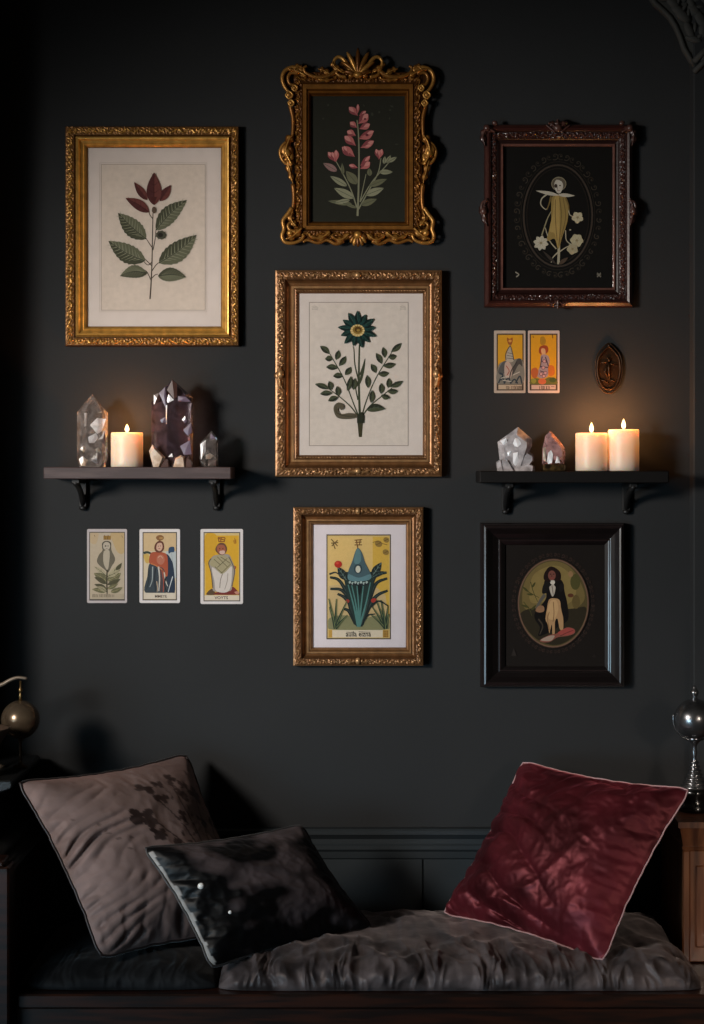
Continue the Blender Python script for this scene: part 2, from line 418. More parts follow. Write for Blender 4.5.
# ------------------------------------------------------------------ flat drawings (paint on paper) as one coloured mesh
class Art(MB):
    def __init__(s, d): super().__init__(); s.d = d; s.step = 1.2e-5; s.clip = None
    def poly(s, pts, col):
        if isinstance(col, str): col = hx(col)
        s.d += s.step
        if s.clip: c_ = s.clip; pts = [(min(max(x, c_[0]), c_[2]), min(max(y, c_[1]), c_[3])) for x, y in pts]
        b = [P(x, y, s.d) for x, y in pts]
        ar = sum(pts[i][0] * pts[(i + 1) % len(pts)][1] - pts[(i + 1) % len(pts)][0] * pts[i][1] for i in range(len(pts)))
        f = list(range(len(pts)))
        s.add(b, [f if ar < 0 else f[::-1]], col)
    def rect(s, x0, y0, x1, y1, col): s.poly([(x0, y0), (x1, y0), (x1, y1), (x0, y1)], col)
    def ell(s, cx, cy, rx, ry, col, rot=0.0, n=20):
        ca, sa = math.cos(rot), math.sin(rot)
        s.poly([(cx + rx * math.cos(t) * ca - ry * math.sin(t) * sa, cy + rx * math.cos(t) * sa + ry * math.sin(t) * ca) for t in [2 * math.pi * k / n for k in range(n)]], col)
    def blobp(s, pts, col, n=5):                                   # smooth closed shape
        q = list(pts); m_ = len(q); out = []
        for i in range(m_):
            a, b, c, d = [np.array(q[(i + k) % m_], float) for k in (-1, 0, 1, 2)]
            for k in range(n):
                t = k / n; out.append(tuple(.5 * (2 * b + (c - a) * t + (2 * a - 5 * b + 4 * c - d) * t * t + (3 * b - a - 3 * c + d) * t ** 3)))
        s.poly(out, col)
    def line(s, pts, w0, col, w1=None, n=5):
        if isinstance(col, str): col = hx(col)
        w1 = w0 if w1 is None else w1
        c = catmull(pts, n) if len(pts) > 2 else [np.array(p, float) for p in pts]
        s.d += s.step; vs = []; m_ = len(c)
        for i, p in enumerate(c):
            t = c[min(i + 1, m_ - 1)] - c[max(i - 1, 0)]; l = math.hypot(*t) or 1; nx, ny = -t[1] / l, t[0] / l
            w = (w0 + (w1 - w0) * i / (m_ - 1)) / 2
            vs += [P(p[0] + nx * w, p[1] + ny * w, s.d), P(p[0] - nx * w, p[1] - ny * w, s.d)]
        s.add(vs, [[2 * i, 2 * i + 1, 2 * i + 3, 2 * i + 2] for i in range(m_ - 1)], col)
    def frame(s, x0, y0, x1, y1, w, col):
        for a in ((x0, y0, x1, y0 + w), (x0, y1 - w, x1, y1), (x0, y0, x0 + w, y1), (x1 - w, y0, x1, y1)): s.rect(*a, col)
    def leaf(s, x0, y0, x1, y1, w, col, vein=None, teeth=0, bend=0.0, dark=None, nv=5, peak=.42):
        dx, dy = x1 - x0, y1 - y0; ln = math.hypot(dx, dy); ux, uy = dx / ln, dy / ln; nx, ny = -uy, ux
        n = 26; up, dn = [], []
        def spine(t): 
            o = bend * math.sin(math.pi * t); return x0 + dx * t + nx * o, y0 + dy * t + ny * o
        for i in range(n + 1):
            t = i / n; x, y = spine(t)
            sh = math.sin(math.pi * t ** (math.log(.5) / math.log(peak))) ** .9 if 0 < t < 1 else 0
            ww = w / 2 * sh
            if teeth: ww *= 1 + .16 * (((t * teeth) % 1) - .5) * (1 if t > .08 else 0)
            up.append((x + nx * ww, y + ny * ww)); dn.append((x - nx * ww, y - ny * ww))
        s.poly(up + dn[::-1][1:-1], col)
        if dark: s.poly([spine(i / n) for i in range(n + 1)] + dn[::-1][1:-1], dark)
        if vein:
            s.line([spine(0), spine(.5), spine(1)], ln * .035, vein, ln * .01)
            for k in range(nv):
                t = .12 + .72 * k / max(1, nv - 1); x, y = spine(t); sh = math.sin(math.pi * t ** (math.log(.5) / math.log(peak)))
                for sg in (-1, 1):
                    e = (x + ux * w * .3 + nx * sg * w * .42 * sh, y + uy * w * .3 + ny * sg * w * .42 * sh)
                    s.line([(x, y), e], ln * .02, vein, ln * .006)
    def text(s, body, cx, cy, w, h, col, shear=0.0):
        cu = bpy.data.curves.new('t', 'FONT'); cu.body = body; cu.size = 1; cu.shear = shear; cu.resolution_u = 2; cu.offset = .018
        o = bpy.data.objects.new('t', cu); COL.objects.link(o)
        dg = bpy.context.evaluated_depsgraph_get(); dg.update(); me = o.evaluated_get(dg).to_mesh()
        vs = np.array([v.co[:2] for v in me.vertices]); fs = [list(p.vertices) for p in me.polygons]
        o.evaluated_get(dg).to_mesh_clear(); bpy.data.objects.remove(o); bpy.data.curves.remove(cu)
        lo, hi = vs.min(0), vs.max(0); s.d += s.step
        q = [P(cx - w / 2 + (x - lo[0]) / (hi[0] - lo[0]) * w, cy + h / 2 - (y - lo[1]) / (hi[1] - lo[1]) * h, s.d) for x, y in vs]
        s.add(q, fs, hx(col))
    def oval_ring(s, cx, cy, rx, ry, w, col, n=48):
        if isinstance(col, str): col = hx(col)
        s.d += s.step; vs = []
        for k in range(n):
            t = 2 * math.pi * k / n
            for e in (0, w): vs.append(P(cx + (rx + e) * math.cos(t), cy + (ry + e) * math.sin(t), s.d))
        s.add(vs, [[2 * k, 2 * k + 1, (2 * k + 3) % (2 * n), (2 * k + 2) % (2 * n)] for k in range(n)], col)
    def curls(s, cx, cy, rx, ry, n, size, cols, seed):
        r = random.Random(seed)
        for k in range(n):
            t = 2 * math.pi * (k + .5) / n; sz = size * r.uniform(.8, 1.2); a0 = t + (math.pi * .8 if k % 2 else -math.pi * .8)
            c = (cx + rx * math.cos(t), cy + ry * math.sin(t)); dirn = 1 if k % 2 else -1
            pts = [(c[0] + sz * (1 - .75 * j / 8) * math.cos(a0 + dirn * j * .75), c[1] + sz * (1 - .75 * j / 8) * math.sin(a0 + dirn * j * .75)) for j in range(9)]
            s.line(pts, .9, cols[k % len(cols)], .6, 2)
            s.ell(c[0], c[1], sz * .22, sz * .22, cols[(k + 1) % len(cols)], n=8)
    def build(s, name, mat, parent=None, base=None, fix=False): return super().build(name, mat, parent, base, fix)

def frame_root(name, outer, label, cat='picture'):
    p = P((outer[0] + outer[2]) / 2, outer[3], 0); return thing(name, label, cat, (p.x, 0, p.z))

# --- 1: wide gilt frame, dark red flower sprig
O1, I1 = (65, 126, 239, 346), (87, 147, 220.5, 326)
r1 = frame_root('framed_botanical_print', O1, 'wide gilt framed print of a dark red flower sprig with serrated leaves')
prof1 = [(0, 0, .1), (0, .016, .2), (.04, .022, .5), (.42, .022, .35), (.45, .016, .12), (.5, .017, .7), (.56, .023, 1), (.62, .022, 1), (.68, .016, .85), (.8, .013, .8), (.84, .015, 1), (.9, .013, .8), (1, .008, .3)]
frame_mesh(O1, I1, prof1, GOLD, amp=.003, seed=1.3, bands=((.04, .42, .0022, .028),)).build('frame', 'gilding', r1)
board(r1, 'mat_board', 'mat_board', (84, 144, 223, 329), .006)
a = Art(.0062)
a.rect(101.5, 164.5, 205, 310, '#cbbdb0'); a.frame(101, 164, 205.5, 310.5, .6, '#a3968a'); a.frame(99.5, 162.5, 207, 312, .4, '#b5a89d')
st = '#4a4038'; gr, gd = '#62634f', '#474838'
a.line([(150, 299), (151, 285), (152, 262), (152.5, 235), (153, 213)], 1.5, st, .9)
for pts in ([(151, 280), (147, 272), (144, 270)], [(152, 278), (155, 275), (158, 274)], [(152, 266), (147, 261), (143, 257)], [(152, 271), (156, 265), (160, 262)],
            [(152.5, 248), (149, 243), (146, 238)], [(153, 250), (155, 240), (156, 229)], [(153, 219), (150, 215), (149, 212)], [(152, 262), (148, 265), (144, 262)]): a.line(pts, 1.0, st, .7)
def sl(x0, y0, x1, y1, w, b=0):
    a.leaf(x0, y0, x1, y1, w, gr, '#85846e', 9, b, gd, 9); a.line([(x0, y0), ((x0 + x1) / 2 + (y0 - y1) / math.hypot(x1 - x0, y1 - y0) * b * 1.0, (y0 + y1) / 2 + (x1 - x0) / math.hypot(x1 - x0, y1 - y0) * b), (x1, y1)], .9, '#2f3128', .4)
sl(146, 239, 118, 213, 18, -1); sl(156, 230, 187, 200, 17, -2); sl(145, 261, 108.5, 241, 19, -2); sl(159, 263, 196.5, 235, 20, 2)
sl(147, 273, 120, 276, 13, 3); sl(158, 276, 186, 277, 14, -2)
rd, rdd = '#673b36', '#4f2b2a'
for q in ((147, 200, 134, 182, 8), (160, 201, 171, 185, 9), (154, 205, 154, 172.5, 15)): a.leaf(*q, rd, '#43201f', 0, 0, rdd, 4)
a.leaf(149, 212, 125.5, 198, 10.5, rd, '#43201f', 0, 1, rdd, 4)
a.ell(154, 210, 2.2, 3.4, '#5a4a3e'); a.poly([(150, 197), (157, 197), (154, 205)], '#4b2623')
a.ell(161, 235, 5, 4.2, '#4b4a3e'); a.ell(160.5, 235, 2.6, 2.2, '#2c2924')
for k in range(9): an = k * .7; a.line([(161 + 4 * math.cos(an), 235 + 3.4 * math.sin(an)), (161 + 6 * math.cos(an), 235 + 5 * math.sin(an))], .7, '#4b4a3e')
a.build('botanical_print', 'artwork', r1)
glass(r1, (87, 147, 220.5, 326), .0095)

# --- 2: rococo frame, pink flower on black
O2, I2 = (293, 71, 423, 240), (311, 95, 405, 221)
r2 = frame_root('framed_flower_painting', O2, 'ornate rococo gold frame around pink snapdragon painting on black')
G2 = (hx('#241105'), hx('#7d4c18'), hx('#d09a4c'))
prof2 = [(0, 0, .05), (0, .012, .1), (.05, .018, .3), (.48, .022, .3), (.52, .018, .3), (.56, .022, .55), (.74, .022, .6), (.78, .016, .2), (.84, .018, .55), (.9, .016, .45), (.94, .012, .2), (1, .008, .4)]
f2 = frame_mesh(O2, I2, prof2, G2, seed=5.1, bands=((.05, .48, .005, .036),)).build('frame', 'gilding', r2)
def mirror(q): return [(716 - x, y) for x, y in q]
def both(fn):
    fn(lambda q: q); fn(mirror)
m = MB(); h = .026
palmette(m, 358, 76, math.radians(150), math.radians(30), 7, (15, 28), h, 2.1, G2)
oblob(m, 358, 75, h + .004, 5, 3.4, 4, 0, lerp3(G2, .8)); oblob(m, 351, 76, h, 3, 2.4, 3, 0, lerp3(G2, .6)); oblob(m, 365, 76, h, 3, 2.4, 3, 0, lerp3(G2, .6))
for mm in (lambda q: q, mirror):
    otube(m, mm([(353, 75), (348, 66), (343, 59), (338, 57), (334, 61), (335, 67), (339, 68)]), h, 2.4, 1.2, lerp3(G2, .85))
    otube(m, mm([(346, 77), (340, 76), (336, 72), (341, 70), (344, 73)]), h, 1.8, 1.2, lerp3(G2, .7))
    acanthus(m, mm([(342, 72), (334, 66), (333, 61)]), h, 5, G2, 3)
    otube(m, mm([(338, 70), (328, 76), (316, 77), (306, 73), (304, 68), (307, 66)]), h - .002, 2.6, 1.3, lerp3(G2, .6))
    acanthus(m, mm([(330, 74), (323, 70), (318, 69)]), h - .003, 5, G2, 4)
    acanthus(m, mm([(318, 79), (326, 80), (334, 79)]), h - .001, 4, G2, 5)
mass = [(338, 78), (339, 66), (341, 61), (347, 64), (352, 68), (358, 66)]
for dx in (0, 1):
    qq = [(716 - x, y) for x, y in mass] if dx else mass; v_ = [P(x, y, .017) for x, y in qq] + [P(358, 82, .017)]
    m.add(v_, [list(range(len(v_)))], lerp3(G2, .12))
m.build('crest', 'gilding', f2)
for name_i, mm in enumerate((lambda q: q, mirror)):
    m = MB()
    otube(m, mm([(303, 71), (294, 67.5), (286, 70), (282.5, 76), (283, 83), (287, 90), (292, 94)]), h - .004, 2.5, 1.6, lerp3(G2, .75))
    otube(m, mm([(299, 73), (291, 73), (288, 78), (290, 84), (295, 85)]), h - .002, 2.0, 1.3, lerp3(G2, .6))
    acanthus(m, mm([(306, 76), (297, 71), (288, 69)]), h - .002, 6, G2, 6); acanthus(m, mm([(294, 70), (298, 66), (303, 68)]), h - .002, 4, G2, 7)
    v_ = [P(x, y, .015) for x, y in mm([(306, 84), (304, 72), (294, 68.5), (287, 71), (284, 77), (284.5, 84), (288, 92), (291, 104), (300, 104)])]; m.add(v_, [list(range(len(v_)))], lerp3(G2, .1))
    for (x, y, rr) in ((289, 95, 3.6), (294.5, 88, 2.8), (291, 103, 3.0)): oblob(m, mm([(x, y)])[0][0], y, h - .003, rr, rr, rr, 0, lerp3(G2, .7)); otube(m, mm([(x - rr, y), (x, y - rr), (x + rr, y), (x, y + rr), (x - rr, y)]), h + .002, .9, .9, lerp3(G2, 1))
    otube(m, mm([(290, 105), (293, 118), (293, 130), (292, 140)]), h - .006, 2.2, 1.6, lerp3(G2, .55))
    m.build('corner_ornament', 'gilding', f2)
    m = MB()
    xs = mm([(287, 153)])[0][0]; sg = -1 if name_i == 0 else 1
    palmette(m, mm([(292, 154)])[0][0], 154, math.radians(100 if sg < 0 else 80), math.radians(260 if sg < 0 else -80), 6, (9, 12), h - .004, 1.9, G2)
    acanthus(m, mm([(292, 165), (286, 152), (289, 140), (293, 135)]), h - .001, 8, G2, 8); acanthus(m, mm([(287, 160), (290, 172), (293, 184)]), h - .002, 5, G2, 9)
    otube(m, mm([(293, 140), (284, 144), (280, 152), (283, 161), (289, 165)]), h - .002, 1.8, 1.4, lerp3(G2, .7))
    oblob(m, xs, 153, h, 4, 5, 4, 0, lerp3(G2, .9))
    otube(m, mm([(293, 184), (294, 196), (293, 208), (290, 214)]), h - .006, 2.4, 1.6, lerp3(G2, .55))
    m.build('side_ornament', 'gilding', f2)
    m = MB()
    otube(m, mm([(292, 208), (288, 214), (283, 221), (284, 229), (282, 236), (285, 242), (293, 243), (301, 240), (304, 235)]), h - .003, 2.4, 1.6, lerp3(G2, .75))
    acanthus(m, mm([(302, 228), (293, 236), (286, 239)]), h - .002, 7, G2, 10); acanthus(m, mm([(296, 226), (291, 219), (293, 211)]), h - .002, 6, G2, 11)
    v_ = [P(x, y, .015) for x, y in mm([(300, 208), (292, 210), (285, 221), (286, 229), (284, 236), (287, 241), (293, 242), (304, 236), (306, 226)])]; m.add(v_, [list(range(len(v_)))], lerp3(G2, .1))
    otube(m, mm([(296, 232), (290, 230), (288, 225), (292, 222), (295, 226)]), h, 1.8, 1.1, lerp3(G2, .7))
    oblob(m, mm([(290, 233)])[0][0], 233, h, 3.2, 3.2, 3, 0, lerp3(G2, .85))
    m.build('corner_ornament', 'gilding', f2)
m = MB()
palmette(m, 358, 233, math.radians(200), math.radians(340), 7, (11, 14), h - .003, 1.9, G2)
oblob(m, 358, 235, h + .002, 4.5, 4, 4, 0, lerp3(G2, .85))
for mm in (lambda q: q, mirror):
    acanthus(m, mm([(349, 234), (340, 240), (331, 236)]), h - .003, 6, G2, 12); acanthus(m, mm([(330, 232), (320, 238), (309, 236)]), h - .003, 6, G2, 13)
    otube(m, mm([(344, 241), (336, 244), (327, 240), (318, 243), (308, 240), (303, 242)]), h - .005, 2.0, 1.4, lerp3(G2, .6))
m.build('bottom_ornament', 'gilding', f2)
board(r2, 'canvas', 'artwork', (308, 92, 408, 224), .006, hx('#24241d'))
a = Art(.0062)
r = random.Random(5)
for k in range(10): a.ell(r.uniform(318, 398), r.uniform(105, 150), r.uniform(.5, 1.2), r.uniform(1, 2), '#36382e', r.uniform(0, 3), 8)
gs, gl, gl2 = '#7c7b64', '#84836a', '#63624b'
a.line([(357.5, 216), (358.5, 190), (359, 160), (358.5, 135), (357, 120)], 2.0, gs, 1.0)
a.line([(357, 208), (351, 190), (342, 172), (333, 156)], 1.4, gs, .8); a.line([(358, 210), (368, 192), (378, 173), (381, 158)], 1.4, gs, .8)
a.line([(360, 202), (372, 182), (385, 167), (391, 160)], 1.2, gs, .8); a.line([(360, 202), (363, 188), (366, 174)], 1.0, gs, .7)
for (x0, y0, x1, y1, w, c) in ((347, 186, 330, 176, 6, gl), (354, 198, 334, 188, 8, gl), (352, 204, 328, 201, 5, gl2), (350, 200, 334, 203, 4.5, gl), (357, 208, 343, 203, 3, gl2), (357, 184, 346, 171, 9, gl2), (343, 175, 342, 163, 3.5, gl2),
                           (337, 171, 323, 163, 6.5, '#8a6a66'), (369, 186, 387, 179, 6, gl2), (366, 195, 384, 188, 7.5, gl), (361, 205, 377, 199, 6.5, gl2), (379, 172, 393, 172, 5, gl), (384, 164, 385, 156, 3.5, gl), (386, 163, 391, 155, 3.5, gl), (388, 162, 397, 157, 4, gl), (370, 176, 369, 168, 5, gl2)):
    a.leaf(x0, y0, x1, y1, w, c, None, 0, 0, None)
    a.line([(x0, y0), ((x0 + x1) / 2, (y0 + y1) / 2), (x1, y1)], .5, '#4a4f40')
pk, pd, pl_ = '#aa625f', '#7f4144', '#c08079'
def petal(x0, y0, x1, y1, w): a.leaf(x0, y0, x1, y1, w, pk, None, 0, 0, pd, peak=.6); a.leaf((x0 * .6 + x1 * .4), (y0 * .6 + y1 * .4), x1, y1, w * .5, pl_, None, peak=.6)
for q in ((358, 116, 349, 107, 7), (357, 115, 358, 104, 3.5), (359, 116, 366, 111, 4), (358, 124, 368, 114, 9), (357, 128, 350, 122, 6), (359, 129, 370, 124, 7), (356, 136, 347, 131, 7), (358, 139, 373, 133, 8), (360, 137, 374, 131, 6),
          (356, 146, 344.5, 136, 8), (360, 148, 374, 141, 7), (361, 147, 371, 145, 5), (355, 157, 342, 147, 9), (349, 155, 344, 146, 5), (358, 168, 349, 165, 4.5), (360, 166, 370, 156, 5), (360, 169, 370, 162, 8)): petal(*q)
a.ell(367, 135, 1.6, 1.3, '#5e2a33'); a.ell(365, 119, 1.2, 1, '#5e2a33')
for q in ((336, 162, 328, 152, 6), (336, 162, 336, 150, 6), (335, 162, 332, 152, 5), (379, 159, 376, 149, 5), (379, 159, 382, 149, 5), (379, 160, 379, 150, 4)): petal(*q)
a.build('flower_painting', 'artwork', r2)

# --- 3: gold frame, dark green daisy
O3, I3 = (275, 270, 442, 477), (299, 293, 423, 455)
r3 = frame_root('framed_botanical_print', O3, 'carved gold framed print of a dark green daisy-like flower, centre of the wall')
G3 = (hx('#3a2314'), hx('#855c38'), hx('#c59a6a'))
prof3 = [(0, 0, .1), (0, .018, .25), (.03, .024, .6), (.1, .026, .5), (.42, .026, .35), (.46, .02, .25), (.56, .014, .45), (.66, .012, .5), (.7, .016, .75), (.78, .016, .7), (.82, .013, .2), (.86, .014, .6), (.93, .012, .6), (1, .007, .3)]
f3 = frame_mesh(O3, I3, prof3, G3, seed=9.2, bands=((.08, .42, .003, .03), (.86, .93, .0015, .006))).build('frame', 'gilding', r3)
for px in (277.5, 439.5):
    m = MB(); sg = 1 if px < 300 else -1
    acanthus(m, [(px + sg * 3, 385), (px + sg * 1, 374), (px + sg * 4, 366)], .026, 6, G3, 20); acanthus(m, [(px + sg * 3, 370), (px + sg * 2, 381), (px + sg * 5, 389)], .026, 5, G3, 21)
    oblob(m, px + sg * 3, 374, .029, 3.5, 4.5, 3.5, 0, lerp3(G3, .9)); m.build('side_ornament', 'gilding', f3)
for py, sg in ((273, 1), (473, -1)):
    m = MB(); oblob(m, 358, py + sg * 2, .029, 4, 3, 3, 0, lerp3(G3, .9))
    for dx in (-1, 1): acanthus(m, [(358, py + sg * 2), (358 + dx * 7, py + sg), (358 + dx * 13, py + sg * 3)], .026, 4.5, G3, 22)
    m.build('centre_ornament', 'gilding', f3)
board(r3, 'mat_board', 'mat_board', (296, 290, 426, 458), .006)
a = Art(.0062)
a.rect(309.5, 302.5, 408, 445.5, '#cdc1b6'); a.frame(309, 302, 408.5, 446, .7, '#8f857c')
for x in (312, 400):
    for k in range(3): a.line([(x, 307 + k * 1.5), (x + 2.5, 306 + k * 1.5), (x + 6, 307.5 + k * 1.2)], .5, '#a69b91')
st, lf, lfd = '#3a3f2e', '#424632', '#2a2d22'
a.line([(360.5, 437), (360, 420), (359, 390), (359, 365), (359.5, 345)], 2.8, st, 1.6)
a.poly([(358.8, 437), (362, 437), (363, 423), (357.5, 423)], '#3d3a28')
for pts in ([(360, 420), (353, 402), (344, 379), (330, 354)], [(360, 420), (352, 408), (340, 397), (329, 389)], [(361, 420), (366, 402), (376, 378), (392, 352)], [(361, 418), (370, 406), (382, 396), (392, 388)],
            [(359, 382), (355, 365), (354, 350), (353, 346)], [(360, 375), (363, 366), (365, 359)], [(358, 400), (356, 390), (355, 378)]): a.line(pts, 1.5, st, .9)
a.leaf(360, 384, 365.5, 358, 3, st)
def lv(q, w=5.5): a.leaf(*q, w, lf, '#50594a', 0, .5, lfd, 3, .5)
RL = ((391, 352, 402, 343), (385, 358, 383, 347), (388, 357, 397, 356), (382, 364, 376, 353), (383, 366, 396, 364), (376, 373, 371, 364), (378, 374, 389, 373), (368, 388, 367, 375))
RL2 = ((390, 387, 403, 381), (388, 388, 389, 378), (387, 391, 398, 391), (381, 394, 381, 383), (381, 395, 390, 398), (371, 403, 372, 390))
for q in RL: lv(q, 6); lv((721 - q[0], q[1] + 2, 722 - q[2], q[3] + 3), 6)
for q in RL2: lv(q, 5.5)
for q in RL2[:5]: lv((719 - q[0], q[1] + 2, 718 - q[2], q[3] + 3), 5.5)
lv((347, 391, 351, 376), 5)
a.leaf(367, 410, 385, 409, 8, lf, '#50594a', 0, -2, lfd, 4)
a.blobp([(357, 417), (348, 419), (338, 418), (334, 412), (334, 406), (338, 402.5), (343, 404), (344, 408), (341, 410), (339.5, 408), (338, 410), (341, 414), (349, 413), (356, 414)], '#564f40')
a.line([(356, 416), (346, 416), (337, 413), (336, 407)], .8, '#393628')
a.poly([(357, 423), (363.5, 423), (364, 416), (362, 412), (359, 413), (357, 418)], lfd)
for k in range(13):
    an = -math.pi / 2 + 2 * math.pi * k / 13; ln = 20 if k % 2 == 0 else 18
    a.leaf(357.5, 329.5, 357.5 + ln * math.cos(an), 329.5 + ln * .95 * math.sin(an), 6.4, '#16302c', '#3c5a50', 0, 0, '#0f211f', 2, .55)
for k in range(13):
    an = -math.pi / 2 + 2 * math.pi * (k + .5) / 13; a.leaf(357.5, 329.5, 357.5 + 12.5 * math.cos(an), 329.5 + 12 * math.sin(an), 5, '#0e1f1e', None, 0, 0, '#1b3a36', peak=.55)
a.ell(357.5, 330.5, 7, 6, '#b59a62'); a.ell(357.8, 329.8, 5, 4.3, '#80652e'); a.ell(358, 329.5, 3.4, 2.8, '#4c3718'); a.ell(358.3, 330.3, 1.8, 1.3, '#8f7436')
for k in range(14): an = k * .45; a.line([(357.5 + 5 * math.cos(an), 330.5 + 4.4 * math.sin(an)), (357.5 + 7.2 * math.cos(an), 330.5 + 6.2 * math.sin(an))], .7, '#d8c08a')
a.build('botanical_print', 'artwork', r3)
glass(r3, (299, 293, 423, 455), .0105)

# --- 4: gold frame, matted tarot card
O4, I4 = (293, 507, 423.5, 666), (313, 525, 406, 648)
r4 = frame_root('framed_tarot_card', O4, 'small gold frame with a matted tarot card of a plant and blue cone')
f4 = frame_mesh(O4, I4, prof3, G3, seed=3.7, bands=((.08, .42, .0026, .026),)).build('frame', 'gilding', r4)
for py, sg in ((509, 1), (663, -1)):
    m = MB(); oblob(m, 358, py + sg * 2, .029, 3, 3.4, 3, 0, lerp3(G3, .9)); oblob(m, 354, py + sg * 2, .027, 2, 2, 2, 0, lerp3(G3, .6)); oblob(m, 362, py + sg * 2, .027, 2, 2, 2, 0, lerp3(G3, .6))
    for dx in (-1, 1): acanthus(m, [(358 + 2 * dx, py + sg * 2), (358 + dx * 7, py + sg), (358 + dx * 12, py + sg * 3)], .026, 4, G3, 23)
    m.build('centre_ornament', 'gilding', f4)
principled('white_mat', hx('#d6cdd0'), .85, noise_amt=.03, nscale=40, spec=.1)
board(r4, 'mat_board', 'white_mat', (310, 522, 409, 651), .006)
a = Art(.0062)
X = lambda x: 320 + x / 8.54
Y = lambda y: 525 + y / 8.54
Q = lambda *p: [(X(p[i]), Y(p[i + 1])) for i in range(0, len(p), 2)]
a.rect(X(55), Y(80), X(606), Y(976), '#4a4038'); a.rect(X(64), Y(90), X(597), Y(966), '#c8ad70')
a.clip = (X(68), Y(94), X(594), Y(963)); a.rect(X(75), Y(100), X(590), Y(890), '#d0b272'); a.rect(X(450), Y(100), X(590), Y(890), '#c9a548'); a.poly(Q(75, 520, 420, 480, 560, 600, 590, 890, 75, 890), '#c2a878')
a.blobp(Q(75, 800, 200, 770, 350, 800, 500, 770, 590, 800, 590, 890, 75, 890), '#82805c')
a.rect(X(105), Y(897), X(535), Y(960), '#d3c5ae'); a.rect(X(75), Y(897), X(103), Y(960), '#b89040'); a.rect(X(538), Y(897), X(585), Y(960), '#ab843e')
for k in range(3):
    for j in range(4): a.ell(X(548 + k * 14), Y(908 + j * 15), .7, .6, '#7a5a26', n=6)
a.text('auila eizna', X(328), Y(930), 25.2, 5.4, '#2a221c')
a.line(Q(225, 915, 300, 918), .5, '#40362e'); a.line(Q(330, 912, 430, 916), .5, '#40362e')
# corner leaves and numeral
for q in ((500, 160, 32), (566, 128, 26), (562, 232, 28)): a.ell(X(q[0]), Y(q[1]), q[2] / 8.54, q[2] / 10, '#8a7038', .5); a.line([(X(q[0] - 20), Y(q[1] + 10)), (X(q[0] + 22), Y(q[1] - 12))], .5, '#594420')
a.line(Q(450, 150, 490, 140, 540, 160, 575, 170), .6, '#6d5528')
for q in ((95, 120, 150, 180), (150, 130, 100, 180), (110, 150, 130, 205), (95, 155, 155, 150)): a.line(Q(*q), 1.1, '#6a5530')
for q in ((295, 130, 360, 125), (300, 150, 355, 145), (295, 170, 360, 170), (310, 125, 320, 190), (345, 120, 335, 175), (322, 175, 322, 200)): a.line(Q(*q), 1.0, '#6f4c26')
# leaves
gd_, gg, bl = '#1b2625', '#28403a', '#3f6560'
def grass(pts, w, col=gd_, hl=None):
    q = Q(*pts); a.line(q, w, col, w * .45, 6)
    if hl: a.line(q, w * .25, hl, .2, 6)
for pts in ((330, 860, 260, 650, 170, 480, 85, 445), (330, 860, 270, 680, 190, 560, 88, 545), (320, 840, 270, 700, 210, 620, 150, 588), (330, 850, 250, 600, 220, 470, 180, 400), (330, 860, 420, 640, 480, 500, 575, 455), (340, 860, 430, 680, 490, 600, 578, 560),
            (340, 850, 400, 640, 440, 480, 500, 350), (340, 850, 420, 600, 470, 440, 570, 405), (310, 840, 270, 770, 240, 730, 200, 715), (350, 850, 400, 700, 430, 560, 440, 470), (320, 850, 260, 700, 235, 560, 225, 430), (80, 420, 130, 405, 165, 425)): grass(pts, 5.2 if len(pts) > 6 else 2, gd_, '#3c4a44')
a.blobp(Q(225, 400, 215, 520, 260, 700, 325, 870, 390, 700, 450, 520, 440, 400, 330, 450), '#20332f')
for pts in ((500, 350, 455, 400, 440, 440),): a.leaf(X(445), Y(440), X(525), Y(318), 8, gd_, '#7a9088', 0, 0, None, 4)
a.leaf(X(225), Y(470), X(150), Y(355), 8, gd_, '#70857d', 0, 0, None, 4); a.leaf(X(440), Y(450), X(570), Y(400), 5, gd_, '#4f6660', 0, -1)
a.ell(X(155), Y(335), 33 / 8.54, 30 / 8.54, '#a8281c'); a.ell(X(148), Y(325), 1.6, 1.3, '#c54331'); a.ell(X(460), Y(645), 25 / 8.54, 20 / 8.54, '#a3342a'); a.ell(X(235), Y(650), 2, 1.8, '#93352c')
for pts in ((325, 870, 290, 700, 240, 510), (325, 870, 310, 700, 270, 510), (328, 870, 330, 700, 315, 520), (330, 870, 350, 700, 370, 520), (335, 870, 390, 680, 430, 490)): grass(pts, 2.2, '#517e78')
a.blobp(Q(325, 195, 360, 240, 385, 320, 430, 410, 425, 460, 330, 480, 245, 470, 240, 400, 275, 310, 300, 230), '#455c63'); a.blobp(Q(325, 200, 345, 230, 350, 300, 330, 330, 300, 330, 290, 300, 305, 230), '#587a7e'); a.blobp(Q(245, 420, 330, 450, 430, 420, 425, 465, 330, 482, 248, 472), '#5d8086')
a.ell(X(325), Y(375), 36 / 8.54, 42 / 8.54, '#2f4147'); a.ell(X(325), Y(378), 21 / 8.54, 30 / 8.54, '#c8c5b4')
for x in range(255, 400, 24): a.ell(X(x), Y(490 + 8 * ((x // 24) % 2)), 1.2, 1.3, '#a5b4ae'); a.ell(X(x + 12), Y(505), 1.3, 1.3, '#20262a')
a.blobp(Q(330, 510, 355, 520, 350, 560, 335, 600, 325, 540), '#101818')
def tuft(cx, cy, tips, w=3.2):
    for tx, ty in tips: a.line(Q(cx, cy, (cx * .6 + tx * .4), (cy * .55 + ty * .45), tx, ty), w, '#27382a', w * .35); a.line(Q(cx, cy, (cx * .6 + tx * .4) + 5, (cy * .55 + ty * .45), tx, ty), .5, '#7c8558')
tuft(130, 885, ((75, 630), (140, 630), (230, 650), (235, 770), (80, 700))); tuft(560, 885, ((440, 690), (480, 640), (580, 690), (430, 760), (588, 760), (520, 640)))
